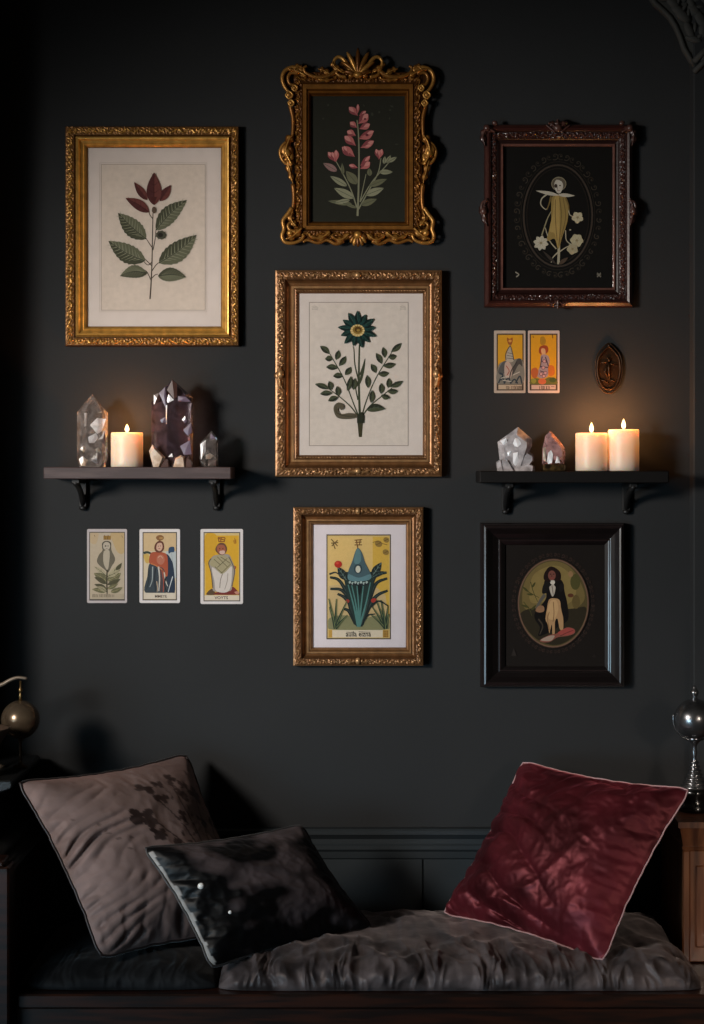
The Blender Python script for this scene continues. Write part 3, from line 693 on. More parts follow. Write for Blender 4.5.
for pts in ((430, 700, 500, 650, 580, 690), (370, 820, 410, 770, 470, 760)): grass(pts, 2.4)
a.build('tarot_card', 'card_paper', r4)
glass(r4, I4, .0105)

# --- 5: mahogany frame, pressed flower figure in an oval
O5, I5 = (484.5, 124, 633, 307), (504, 146, 613, 287)
r5 = frame_root('framed_pressed_flower_picture', O5, 'carved mahogany frame with a pale pressed flower figure on black')
W5 = (hx('#120706'), hx('#351712'), hx('#6d493f'))
prof5 = [(0, 0, .2), (0, .014, .3), (.06, .02, .55), (.2, .026, .5), (.3, .024, .45), (.36, .02, .3), (.66, .016, .3), (.72, .012, .15), (.84, .01, .2), (.88, .014, .8), (.95, .014, .95), (1, .008, .4)]
f5 = frame_mesh(O5, I5, prof5, W5, seed=12.2, bands=((.36, .66, .004, .022),)).build('frame', 'mahogany', r5)
W5b = (hx('#140907'), hx('#331814'), hx('#5e4038'))
m = MB(); acanthus(m, [(558, 130), (558, 124), (558, 119)], .025, 6, W5b, 30); oblob(m, 558, 128, .03, 4, 4, 3, 0, lerp3(W5b, .8))
for dx in (-1, 1): acanthus(m, [(558, 130), (558 + dx * 6, 124), (558 + dx * 10, 123)], .026, 5, W5b, 31); otube(m, [(558 + dx * 3, 132), (558 + dx * 8, 128), (558 + dx * 12, 125)], .026, 1.4, .8, lerp3(W5b, .7))
m.build('crest', 'mahogany', f5)
for px, sg in ((485, -1), (632, 1)):
    m = MB()
    acanthus(m, [(px, 218), (px + sg * 1.5, 208), (px - sg * 2, 198)], .024, 6, W5b, 32); acanthus(m, [(px, 206), (px + sg * 1.5, 214), (px - sg * 2, 226)], .024, 6, W5b, 33)
    otube(m, [(px - sg * 3, 200), (px + sg * 2.5, 203), (px + sg * 3.5, 211), (px + sg * .5, 216)], .026, 1.6, 1.2, lerp3(W5b, .8)); oblob(m, px + sg * 1.5, 211, .03, 3, 4, 3, 0, lerp3(W5b, .8))
    m.build('side_ornament', 'mahogany', f5)
    m = MB(); acanthus(m, [(px - sg * 10, 132), (px - sg * 3, 128), (px - sg * 1, 125)], .024, 6, W5b, 34); acanthus(m, [(px - sg * 1, 128), (px + sg * 2, 136), (px, 146)], .024, 5, W5b, 35); oblob(m, px - sg * 2, 128, .03, 3.4, 3.4, 3, 0, lerp3(W5b, .7))
    oblob(m, px - sg * 10, 123, .026, 3, 2.4, 2, .4 * sg, lerp3(W5b, .7)); m.build('corner_ornament', 'mahogany', f5)
m = MB(); acanthus(m, [(558, 300), (558, 305), (558, 309)], .026, 6, W5b, 36)
for dx in (-1, 1): acanthus(m, [(558, 301), (558 + dx * 5, 304), (558 + dx * 10, 302)], .025, 4.5, W5b, 37)
m.build('bottom_ornament', 'mahogany', f5)
board(r5, 'backing', 'artwork', (500, 142, 617, 291), .005, hx('#0d0b09'))
X = lambda x: 500 + x / 5.867
Y = lambda y: 145 + y / 5.867
a = Art(.0052)
oc = ('#3a332b', '#2c261f')
a.curls(X(340), Y(415), 245 / 5.867, 350 / 5.867, 44, 3.4, oc, 4)
a.oval_ring(X(340), Y(415), 196 / 5.867, 292 / 5.867, 1.8, '#3b322b'); a.oval_ring(X(340), Y(415), 180 / 5.867, 275 / 5.867, .8, '#241e19'); a.oval_ring(X(340), Y(415), 215 / 5.867, 315 / 5.867, .7, '#241f1a')
yl, yl2, cr = '#8f7845', '#6d5a34', '#a39a83'
a.line(Q(345, 560, 345, 640, 342, 700), 2.6, cr, 2.4); a.line(Q(345, 625, 310, 660, 300, 690), 1.4, cr, .8); a.line(Q(345, 630, 380, 605, 410, 590), 1.2, cr, .8); a.line(Q(330, 610, 290, 560, 265, 485), 1.2, cr, .8); a.line(Q(385, 500, 390, 560, 430, 590), 1.1, cr, .8)
a.line(Q(245, 530, 275, 440, 300, 390), 1.3, '#8d8468', .9); a.line(Q(400, 375, 410, 410, 430, 420), 1.1, cr, .7)
a.blobp(Q(310, 300, 380, 300, 400, 370, 395, 450, 365, 540, 342, 610, 320, 550, 275, 560, 300, 450, 300, 370), yl)
a.blobp(Q(320, 310, 345, 300, 350, 450, 342, 600, 320, 520, 290, 500, 310, 400), '#a58b52'); a.line(Q(350, 310, 360, 420, 345, 590), .9, yl2); a.line(Q(370, 310, 385, 420, 360, 540), .8, yl2); a.line(Q(325, 320, 325, 430, 335, 560), .7, yl2)
a.leaf(X(345), Y(295), X(210), Y(268), 3.6, '#b5ad9c', None); a.leaf(X(340), Y(292), X(440), Y(298), 3.6, '#b5ad9c', None)
a.line(Q(275, 290, 245, 315, 240, 350, 268, 378, 285, 360), 1.4, cr, .8); a.line(Q(300, 300, 290, 340, 275, 380), 2, yl2, 1); a.line(Q(385, 310, 400, 350, 405, 385), 1.8, yl2, 1)
a.ell(X(345), Y(228), 43 / 5.867, 40 / 5.867, '#5c5344'); a.oval_ring(X(345), Y(228), 40 / 5.867, 37 / 5.867, .7, '#8a8069', 24)
a.blobp(Q(330, 205, 362, 215, 370, 245, 355, 280, 335, 280, 318, 240), '#b9b2a4'); a.ell(X(328), Y(240), 1.6, 2, '#3b2f28'); a.ell(X(352), Y(238), 1, .8, '#5b5146'); a.line(Q(338, 245, 336, 258, 342, 260), .5, '#6d6255'); a.line(Q(335, 268, 350, 268), .5, '#7d3c36')
def flower(cx, cy, n, ln, w, c, rot=0):
    for k in range(n): an = rot + 2 * math.pi * k / n; a.leaf(X(cx), Y(cy), X(cx + ln * math.cos(an)), Y(cy + ln * math.sin(an)), w, c, '#8b826f', 0, 0, None, 2, .6)
    a.ell(X(cx), Y(cy), 1.2, 1.1, '#8a7c5a')
flower(240, 575, 8, 45, 4.2, '#b8b09c', .2); flower(455, 425, 5, 36, 5, '#b8ad8e', .4); flower(450, 560, 6, 40, 6, '#aca384', .1); flower(425, 610, 5, 34, 5.5, '#a2987a', .5)
a.leaf(X(345), Y(700), X(400), Y(660), 4, '#4d3f33'); a.leaf(X(330), Y(700), X(250), Y(620), 3, '#38302a'); a.ell(X(412), Y(498), 1, .8, cr)
a.line(Q(90, 745, 110, 760, 95, 775), 1.2, '#8a8376'); a.line(Q(570, 750, 592, 775), 1.2, '#6d675c'); a.line(Q(592, 750, 570, 775), 1.2, '#6d675c'); a.line(Q(568, 762, 594, 762), .8, '#6d675c')
a.build('pressed_flower_picture', 'artwork', r5)
glass(r5, I5, .0095)

# --- 6: plain black frame, oval portrait
O6, I6 = (480.5, 523, 624, 687), (505.5, 545, 605.5, 667)
r6 = frame_root('framed_oval_portrait', O6, 'plain black moulded frame with an oval portrait of a dark-coated figure')
W6 = (hx('#080606'), hx('#151010'), hx('#2a1e1d'))
prof6 = [(0, 0, .2), (0, .02, .4), (.05, .026, .7), (.11, .026, .4), (.14, .029, .7), (.2, .03, .6), (.28, .028, .4), (.5, .018, .45), (.68, .012, .4), (.74, .011, .3), (.78, .014, .9), (.84, .013, .5), (1, .008, .2)]
frame_mesh(O6, I6, prof6, W6).build('frame', 'ebony', r6)
board(r6, 'backing', 'artwork', (502, 541, 609, 671), .005, hx('#17120f'))
X = lambda x: 505 + x / 7.04
Y = lambda y: 545 + y / 7.04
a = Art(.0052)
a.curls(X(340), Y(410), 283 / 7.04, 345 / 7.04, 64, 2.0, ('#352721', '#2b201b'), 8)
a.ell(X(340), Y(410), 252 / 7.04, 316 / 7.04, '#4a382c', n=48); a.ell(X(340), Y(410), 240 / 7.04, 302 / 7.04, '#4f4428', n=48)
a.blobp(Q(140, 260, 230, 150, 340, 115, 450, 150, 530, 260, 560, 380, 480, 450, 340, 430, 200, 470, 125, 420), '#6a5a34'); a.blobp(Q(190, 230, 280, 160, 380, 150, 470, 220, 500, 340, 430, 420, 300, 400, 180, 400), '#7d6a3e')
a.blobp(Q(110, 480, 230, 440, 450, 450, 570, 440, 540, 570, 450, 670, 340, 705, 220, 660, 140, 570), '#2a2418')
for pts in ((130, 400, 170, 450, 190, 500), (180, 260, 200, 330, 230, 400), (150, 320, 200, 350, 240, 370)): a.line(Q(*pts), .9, '#42401f', .5)
for q in ((165, 330, 120, 290), (190, 300, 215, 260), (170, 440, 110, 420), (185, 460, 220, 420), (200, 350, 150, 345)): a.leaf(X(q[0]), Y(q[1]), X(q[2]), Y(q[3]), 2.2, '#3f3e1e')
a.ell(X(495), Y(260), 5, 8, '#4a4624'); a.ell(X(462), Y(205), 2.5, 3, '#8a6a48'); a.ell(X(462), Y(355), 3, 2, '#54301f'); a.ell(X(500), Y(400), 4, 7, '#5a4b2a')
a.blobp(Q(275, 260, 330, 235, 400, 250, 420, 330, 440, 420, 445, 520, 400, 560, 300, 620, 235, 640, 245, 580, 210, 520, 215, 470, 290, 370), '#0f0b09')
a.line(Q(280, 350, 245, 400, 220, 450), 3.5, '#57524a', 2.2); a.blobp(Q(235, 430, 270, 430, 275, 465, 240, 475, 215, 462), '#8a664a'); a.line(Q(235, 520, 265, 570, 245, 630), 1.6, '#3c332a', 1)
a.blobp(Q(310, 155, 350, 158, 390, 195, 390, 245, 350, 255, 280, 250, 275, 205), '#1d0f0c'); a.ell(X(330), Y(215), 27 / 7.04, 36 / 7.04, '#6f4238'); a.ell(X(320), Y(205), .8, .5, '#1d100c'); a.ell(X(343), Y(205), .8, .5, '#1d100c'); a.line(Q(331, 205, 328, 222, 334, 223), .5, '#4a2a22'); a.line(Q(320, 233, 342, 233), .6, '#8a3a38')
a.blobp(Q(268, 285, 290, 260, 320, 270, 300, 330, 262, 340), '#141210'); a.blobp(Q(385, 280, 410, 270, 415, 300, 400, 330, 380, 320), '#181412')
a.blobp(Q(322, 250, 350, 252, 345, 280, 356, 300, 345, 350, 330, 360, 312, 300, 328, 280), '#b0a496'); a.line(Q(330, 285, 340, 350), .7, '#5c534a'); a.ell(X(335), Y(265), 2.4, 1.6, '#c3b8aa')
a.blobp(Q(310, 385, 350, 375, 385, 390, 395, 450, 410, 520, 408, 600, 385, 590, 370, 520, 352, 540, 350, 620, 335, 632, 330, 560, 318, 600, 312, 620, 300, 560, 285, 520, 295, 450), '#a8835c'); a.blobp(Q(320, 395, 360, 390, 375, 450, 350, 520, 310, 520, 300, 460), '#b89468'); a.line(Q(340, 400, 345, 480, 338, 540), .8, '#7d5c3c'); a.line(Q(312, 470, 300, 520, 312, 600), .7, '#7d5c3c')
a.blobp(Q(245, 670, 310, 635, 370, 620, 430, 582, 485, 590, 490, 620, 440, 640, 370, 650, 320, 680, 270, 685), '#7d4a3e'); a.blobp(Q(370, 620, 430, 585, 483, 595, 480, 620, 420, 636), '#96443e'); a.blobp(Q(250, 670, 310, 640, 350, 640, 320, 675), '#9c8676'); a.line(Q(390, 640, 430, 620, 480, 600), .7, '#5f2a28')
a.oval_ring(X(340), Y(410), 240 / 7.04, 302 / 7.04, 1.3, '#6a5040'); a.oval_ring(X(340), Y(410), 250 / 7.04, 313 / 7.04, .8, '#251a15')
a.poly(Q(45, 780, 62, 725, 82, 780), '#2d2724'); a.poly(Q(610, 790, 628, 768, 645, 790), '#241e1b')
a.build('oval_portrait', 'artwork', r6)

# ------------------------------------------------------------------ tarot cards on the wall
def card_base(x0, y0, x1, y1, border='#cfc6c2', d=.0012, rc=1.6):
    a = Art(d); pts = []
    for cx, cy, a0 in ((x1 - rc, y0 + rc, -90), (x1 - rc, y1 - rc, 0), (x0 + rc, y1 - rc, 90), (x0 + rc, y0 + rc, 180)):
        for k in range(5): t = math.radians(a0 + 90 * k / 4); pts.append((cx + rc * math.cos(t), cy + rc * math.sin(t)))
    f = [P(*p, d) for p in pts]; m = MB(); m.prism([(p.x, p.z) for p in f], .0002, -d, 0, hx(border))
    a.v, a.f, a.c, a.sm = m.v, m.f, m.c, m.sm
    return a
def card_done(a, label): return tag(a.build('tarot_card', 'card_paper'), label, 'tarot card', 'tarot cards on the wall')
def frm(ox, oy, s):
    return (lambda x: ox + x / s), (lambda y: oy + y / s)
def scr(a, x0, x1, y, h, seed, col):               # short pen-lettered caption in an unknown script
    r = random.Random(seed); x = x0
    while x < x1:
        k = r.randint(0, 3); w = r.uniform(.7, 1.1)
        if k == 0: a.line([(x, y - h / 2), (x, y + h / 2)], .55, col)
        elif k == 1: a.line([(x, y + h / 2), (x, y - h / 2), (x + w, y - h / 2), (x + w, y + h / 2)], .45, col, n=2)
        elif k == 2: a.line([(x, y - h / 2), (x + w, y + h / 2)], .5, col); a.line([(x + w, y - h / 2), (x, y + h / 2)], .5, col)
        else: a.line([(x, y - h / 2), (x + w, y - h / 2)], .45, col); a.line([(x + w / 2, y - h / 2), (x + w / 2, y + h / 2)], .5, col)
        x += w + .75
# A: pale card, robed figure in sprouting leaves
a = card_base(87, 529, 127, 603, '#b0a6a6'); X, Y = frm(82, 524, 12.2)
a.rect(X(88), Y(95), X(524), Y(935), '#4e4740'); a.rect(X(98), Y(107), X(515), Y(915), '#ab9c86'); a.clip = (X(98), Y(107), X(515), Y(915)); a.blobp(Q(350, 110, 515, 110, 515, 340, 440, 350, 380, 230), '#ad946a'); a.blobp(Q(100, 110, 200, 110, 170, 240, 100, 220), '#ae9878')
a.rect(X(262), Y(142), X(352), Y(192), '#86642a'); a.line(Q(275, 135, 285, 190), .6, '#5c4420'); a.line(Q(320, 135, 310, 190), .6, '#5c4420')
for q in ((485, 140, 495, 165), (150, 135, 160, 160)): a.line(Q(*q), .6, '#75644a')
a.blobp(Q(300, 205, 350, 230, 360, 320, 405, 430, 360, 520, 320, 590, 280, 560, 185, 470, 205, 380, 250, 320, 245, 240), '#5d5647')
a.blobp(Q(270, 330, 335, 330, 330, 480, 310, 560, 270, 500, 258, 420), '#a59a87'); a.ell(X(300), Y(268), 45 / 12.2, 50 / 12.2, '#a89d8c'); a.line(Q(250, 300, 255, 230, 300, 212, 348, 230, 350, 300), .8, '#3e382f'); a.ell(X(288), Y(268), .9, .7, '#3a352e'); a.ell(X(318), Y(268), .7, .6, '#6a6254'); a.line(Q(290, 300, 312, 300), .4, '#5a5246')
ol, old = '#5f5b3f', '#454129'
for q in ((300, 640, 150, 520, 5, '#9c9277'), (300, 650, 490, 470, 5, '#a09679'), (410, 560, 485, 475, 4, old), (300, 700, 145, 600, 8, ol), (310, 690, 475, 600, 9, ol), (310, 640, 470, 555, 5, '#968d70'), (295, 730, 150, 650, 5, old), (310, 740, 470, 670, 5, old), (300, 800, 150, 735, 5, old), (305, 790, 440, 725, 4, ol), (290, 830, 120, 795, 5, ol), (350, 830, 495, 770, 5, ol), (305, 830, 180, 760, 4, '#8d8468')):
    a.leaf(X(q[0]), Y(q[1]), X(q[2]), Y(q[3]), q[4], q[5], '#37341f' if q[5] != ol else '#908660', 0, .6, None, 3)
a.line(Q(305, 560, 300, 700, 305, 850), 1, '#37341f', .8); a.rect(X(120), Y(852), X(500), Y(900), '#a3957f'); scr(a, X(130), X(400), Y(877), 2.6, 3, '#6a5f4e')
card_done(a, 'pale beige tarot card with a robed figure rising from leaves, below the left shelf')
# B: red-caped figure
a = card_base(139.5, 529, 180, 603, '#cfc8c6'); X, Y = frm(135, 524, 12.2)
a.rect(X(92), Y(98), X(512), Y(932), '#4a443e'); a.rect(X(104), Y(110), X(500), Y(918), '#c0b096'); a.rect(X(104), Y(110), X(500), Y(330), '#bfa47c'); a.rect(X(380), Y(330), X(500), Y(660), '#a9b0b0')
a.blobp(Q(104, 380, 170, 370, 170, 470, 130, 470), '#ba9a50'); a.line(Q(105, 355, 150, 345, 195, 360), 2.6, '#2f3a30', 2)
a.blobp(Q(415, 290, 475, 280, 478, 340, 440, 345, 410, 360), '#26405a'); a.line(Q(445, 345, 470, 560, 480, 700), .5, '#8a9094')
a.ell(X(305), Y(168), 48 / 12.2, 34 / 12.2, '#7d5530'); a.ell(X(318), Y(172), 25 / 12.2, 14 / 12.2, '#a07a48'); a.line(Q(300, 190, 300, 215), 1.6, '#7d5530')
a.blobp(Q(370, 380, 440, 430, 475, 560, 485, 835, 390, 835, 330, 700), '#1d2a3c'); a.blobp(Q(180, 480, 300, 480, 380, 640, 390, 835, 125, 835, 150, 640), '#2f3940')
a.blobp(Q(190, 360, 250, 340, 350, 350, 395, 400, 400, 600, 380, 640, 340, 540, 200, 490, 170, 460), '#9c4a2e'); a.ell(X(312), Y(435), 50 / 12.2, 62 / 12.2, '#a86650'); a.line(Q(280, 410, 310, 390, 340, 420), .6, '#c69a80'); a.line(Q(190, 480, 260, 510, 330, 560, 380, 640), 1.2, '#b06a3c')
a.blobp(Q(295, 205, 345, 225, 355, 300, 320, 345, 265, 345, 235, 300, 250, 240), '#5e3424'); a.blobp(Q(280, 235, 325, 235, 335, 290, 305, 330, 265, 310, 262, 270), '#c09a84'); a.ell(X(285), Y(270), .5, .4, '#3a241c'); a.ell(X(310), Y(268), .5, .4, '#3a241c'); a.line(Q(285, 300, 308, 298), .5, '#7d3c30')
for pts, c, w in (((215, 520, 210, 680, 180, 770), '#8c9494', 1.2), ((285, 520, 300, 650, 290, 820), '#b5b0a8', 1.6), ((250, 540, 240, 660, 250, 820), '#1b2026', 1.4), ((330, 560, 350, 700, 345, 830), '#8a4434', 1.8), ((310, 560, 315, 720, 310, 830), '#5a3a36', 1.4), ((355, 590, 375, 700, 400, 760), '#b8b2a8', 1.2), ((380, 640, 360, 740, 385, 830), '#16181c', 1.6), ((460, 640, 430, 740, 405, 830), '#b6babc', 1), ((170, 560, 165, 700, 140, 800), '#20282c', 1.6), ((265, 700, 275, 780, 270, 830), '#b09a80', .9)): a.line(Q(*pts), w, c, w * .6)
a.rect(X(110), Y(840), X(495), Y(912), '#c4b8a6'); a.text('MMEYE', X(316), Y(882), 12, 2.6, '#3a2c22')
card_done(a, 'tarot card of a red-caped figure with dark blue cloak, below the left shelf')
# C: white robed figure on yellow
a = card_base(200.5, 529, 243, 604, '#cdc6c4'); X, Y = frm(196, 524, 12.2)
a.rect(X(92), Y(98), X(540), Y(944), '#4a4440'); a.rect(X(103), Y(110), X(528), Y(932), '#c5ac74'); a.rect(X(112), Y(140), X(522), Y(865), '#c99a26'); a.clip = (X(103), Y(110), X(528), Y(932)); a.blobp(Q(112, 140, 250, 140, 220, 400, 112, 500), '#c39424')
a.blobp(Q(455, 200, 490, 190, 490, 235, 465, 240), '#a8741c'); a.line(Q(470, 170, 490, 235), .6, '#8a5a1a'); a.blobp(Q(440, 500, 490, 520, 480, 550, 455, 545), '#93461e')
for q in ((265, 165, 355, 165), (275, 215, 350, 215), (270, 170, 280, 215), (355, 170, 345, 215), (310, 160, 300, 210), (265, 175, 350, 195)): a.line(Q(*q), 1.1, '#84501c')
a.blobp(Q(125, 860, 190, 790, 230, 830, 250, 862), '#54402a'); a.blobp(Q(230, 862, 260, 830, 400, 815, 450, 765, 525, 840, 525, 862), '#6c2620'); a.blobp(Q(470, 830, 510, 820, 525, 850, 490, 855), '#b07a68')
a.blobp(Q(240, 380, 390, 370, 440, 450, 480, 580, 440, 720, 420, 815, 230, 825, 200, 760, 190, 600, 150, 480, 180, 420), '#948a80')
a.blobp(Q(195, 530, 300, 590, 420, 520, 440, 560, 405, 810, 250, 820, 225, 700), '#c4bab2'); a.line(Q(330, 590, 300, 680, 290, 780), .9, '#847a72'); a.line(Q(390, 600, 380, 700, 350, 800), .7, '#8e857c')
a.blobp(Q(195, 420, 300, 370, 400, 420, 430, 500, 320, 610, 240, 540, 165, 490), '#9a9070')
for q in ((220, 430, 300, 500), (260, 400, 380, 520), (380, 420, 260, 530), (420, 490, 310, 600), (230, 520, 320, 600), (300, 400, 420, 480)): a.line(Q(*q), .6, '#5a5238')
a.blobp(Q(280, 235, 350, 240, 380, 310, 340, 375, 280, 370, 235, 310), '#63402c'); a.blobp(Q(270, 260, 340, 260, 362, 320, 330, 365, 285, 360, 255, 310), '#94543c'); a.blobp(Q(290, 330, 345, 325, 350, 360, 320, 372, 292, 362), '#c2a294'); a.ell(X(290), Y(300), .6, .5, '#3a1e16'); a.ell(X(328), Y(300), .6, .5, '#3a1e16')
a.line(Q(185, 420, 155, 480, 185, 600, 205, 780), .8, '#4a4030'); a.line(Q(400, 400, 440, 480, 470, 580, 440, 760), .9, '#5c5248')
a.rect(X(103), Y(872), X(528), Y(932), '#c8bba8'); a.text('VOYTS', X(308), Y(900), 13.5, 3.0, '#3c322a')
card_done(a, 'yellow tarot card with a hooded white-robed figure, below the left shelf')
# D / E on the right
X, Y = frm(490, 325, 9.387)
a = card_base(494, 330.5, 525.5, 393, '#a99c8e', rc=1.0)
a.rect(X(62), Y(80), X(316), Y(615), '#40362e'); a.rect(X(74), Y(92), X(304), Y(605), '#b38724'); a.rect(X(74), Y(100), X(304), Y(350), '#bd8c1e')
a.blobp(Q(160, 118, 185, 130, 212, 118, 210, 165, 190, 195, 165, 165), '#8a4c1a'); a.ell(X(188), Y(150), 1.6, 1.4, '#c08a40'); a.line(Q(188, 180, 188, 215), 1, '#7a6a50')
a.blobp(Q(76, 390, 130, 340, 200, 330, 304, 330, 304, 555, 76, 555), '#6e6c64'); a.blobp(Q(250, 330, 290, 320, 304, 390, 270, 370, 220, 460, 200, 460), '#3e3c3a'); a.blobp(Q(76, 440, 110, 360, 150, 340, 150, 420, 110, 470), '#4a4c4c')
a.blobp(Q(188, 200, 210, 260, 225, 330, 190, 350, 145, 330, 155, 270), '#9a9488')
for q in ((165, 260, 210, 270), (158, 285, 215, 295), (155, 310, 222, 318)): a.line(Q(*q), .6, '#55504a')
a.line(Q(150, 330, 148, 270, 188, 200, 210, 260, 224, 330), .8, '#3a3632'); a.blobp(Q(140, 360, 180, 350, 210, 420, 190, 500, 140, 480), '#a39288'); a.line(Q(150, 380, 180, 430, 160, 470), .8, '#8a4436'); a.line(Q(250, 350, 200, 430, 180, 520), 1, '#2c2a28')
for q in ((80, 545, 110, 490, 140, 550), (130, 550, 170, 500, 200, 550), (190, 550, 230, 510, 260, 550), (240, 545, 280, 480, 300, 550), (90, 450, 120, 470, 100, 520)): a.line(Q(*q), 1.4, '#25323a')
for q in ((120, 520, 200, 530), (215, 470, 280, 440), (100, 500, 180, 480)): a.line(Q(*q), .8, '#a8a69c')
a.rect(X(74), Y(560), X(304), Y(605), '#aa9a84'); scr(a, X(150), X(290), Y(588), 2.8, 12, '#3c3028'); a.frame(X(74), Y(556), X(304), Y(608), .5, '#40362e')
card_done(a, 'left of the two yellow tarot cards above the right shelf, grey hooded figure')
a = card_base(528, 330.5, 559.5, 393, '#b8a79e', rc=1.0)
a.rect(X(372), Y(80), X(634), Y(615), '#44362e'); a.rect(X(384), Y(92), X(622), Y(605), '#b58624'); a.rect(X(384), Y(100), X(622), Y(480), '#c08a1a')
a.blobp(Q(475, 115, 505, 110, 525, 150, 510, 185, 480, 185, 470, 150), '#96701e'); a.blobp(Q(465, 210, 500, 190, 540, 200, 545, 250, 500, 280, 460, 260), '#8c3c1c'); a.blobp(Q(480, 225, 515, 225, 520, 275, 490, 280), '#c0946a')
a.blobp(Q(480, 285, 540, 285, 560, 340, 545, 400, 540, 480, 480, 500, 440, 470, 470, 380), '#8e7c80')
for q in ((490, 295, 470, 400), (520, 300, 550, 390), (480, 340, 540, 350), (475, 390, 545, 400), (470, 430, 530, 450)): a.line(Q(*q), 1.0, '#3a2e3c')
for q in ((510, 340), (500, 400), (520, 450), (480, 460), (505, 480)): a.ell(X(q[0]), Y(q[1]), 1.7, 1.6, '#b58c8c'); a.oval_ring(X(q[0]), Y(q[1]), 1.4, 1.3, .5, '#552a30', 10)
a.blobp(Q(388, 420, 430, 400, 455, 440, 430, 500, 392, 480), '#a0542c'); a.blobp(Q(555, 380, 600, 390, 605, 460, 560, 480, 545, 440), '#b06022'); a.blobp(Q(388, 510, 440, 500, 500, 510, 560, 490, 618, 510, 618, 558, 388, 558), '#5c5a28'); a.ell(X(490), Y(530), 4, 3, '#b05a38'); a.ell(X(590), Y(515), 3.5, 2.5, '#3c4a24'); a.ell(X(410), Y(525), 2.5, 2.5, '#7d7c34')
for q in ((402, 108, 412, 118), (585, 90, 590, 125)): a.line(Q(*q), .8, '#5c3c14')
a.rect(X(384), Y(562), X(622), Y(605), '#b0978c'); scr(a, X(465), X(560), Y(588), 3, 14, '#3c281e'); a.line(Q(575, 578, 605, 580), .5, '#3c281e'); a.frame(X(384), Y(558), X(622), Y(608), .5, '#44362e')
card_done(a, 'right of the two yellow tarot cards above the right shelf, ringed tower-like figure')

# ------------------------------------------------------------------ bronze oval plaque
rp = thing('wall_plaque', 'small pointed oval bronze plaque with a raised figure, above the candles', 'plaque', (P(608, 0).x, 0, P(0, 393).z))
X, Y = frm(585, 335, 14.08)
def mandorla(rx0, n=40):
    out = []
    for k in range(n):
        t = 2 * math.pi * k / n; x, y = math.sin(t), -math.cos(t)
        pinch = 1 - .45 * max(0, (-y - .55) / .45) ** 1.2
        out.append((335 + x * rx0 * pinch, 470 + y * rx0 * 1.85))
    return out
m = MB(); q = [P(X(x), Y(y), .004) for x, y in mandorla(172)]; m.prism([(p.x, p.z) for p in q], -.0005, -.005, 0); m.build('back_plate', 'bronze', rp)
m = MB(); m.tube([P(X(x), Y(y), .008) for x, y in mandorla(162)], .0022, 8, closed=True); m.tube([P(X(x), Y(y), .006) for x, y in mandorla(190)], .0016, 6, closed=True)
m.blob(P(X(335), Y(150), .008), .003, .003, .004); m.build('rim', 'bronze', rp)
m = MB(); T = lambda pts, r0, r1: m.tube([P(X(x), Y(y), .008) for x, y in pts], [r0 + (r1 - r0) * i / (len(pts) - 1) for i in range(len(pts))], 8)
T([(335, 390), (335, 480), (340, 620)], .0035, .0018); m.blob(P(X(338), Y(350), .009), .003, .003, .0038); T([(335, 388), (280, 385), (225, 390)], .0016, .001); T([(340, 400), (400, 415), (460, 420)], .0016, .001)
T([(320, 420), (280, 520), (320, 600)], .0022, .001); T([(230, 635), (290, 650), (340, 695)], .0018, .001); T([(360, 640), (400, 640), (420, 655)], .0016, .001); T([(225, 720), (300, 755), (380, 755), (420, 720)], .0016, .001); T([(310, 335), (325, 318), (370, 325)], .0014, .001)
m.build('relief_figure', 'bronze', rp)

# ------------------------------------------------------------------ shelves
def shelf(px0, px1, ytop, ybot, mat, label, brk):
    D = .14; z1 = P(0, ytop, D).z; z0 = P(0, ybot, D).z; x0, x1 = P(px0, 0, D).x, P(px1, 0, D).x
    r = thing('wall_shelf', label, 'shelf', ((x0 + x1) / 2, 0, z0), 'wall shelves')
    m = MB(); m.box(x0, x1, -D, -.0005, z0, z1, .0018); m.build('shelf_board', mat, r)
    for bx in brk:
        x = P(bx, 0, .02).x; m = MB(); w = .0085
        m.box(x - w, x + w, -.012, -.0005, z0 - .062, z0, .0015)
        m.box(x - w, x + w, -.115, -.012, z0 - .01, z0, .0015)
        pts = [(x, -.110, z0 - .009), (x, -.075, z0 - .016), (x, -.045, z0 - .026), (x, -.022, z0 - .040), (x, -.008, z0 - .058)]
        m.tube(pts, [.005, .0065, .0065, .0065, .005], 8)
        m.blob((x, -.008, z0 - .064), .008, .007, .006); m.blob((x, -.11, z0 - .009), .007, .006, .006)
        m.build('bracket', 'bracket_iron', r)
    return z1
zs1 = shelf(43.5, 231, 467, 479, 'shelf_wood', 'brown wooden wall shelf on the left with crystals and one candle', (82, 216))
zs2 = shelf(480, 669, 471, 483, 'shelf_black', 'black wall shelf on the right with two candles', (506, 627))

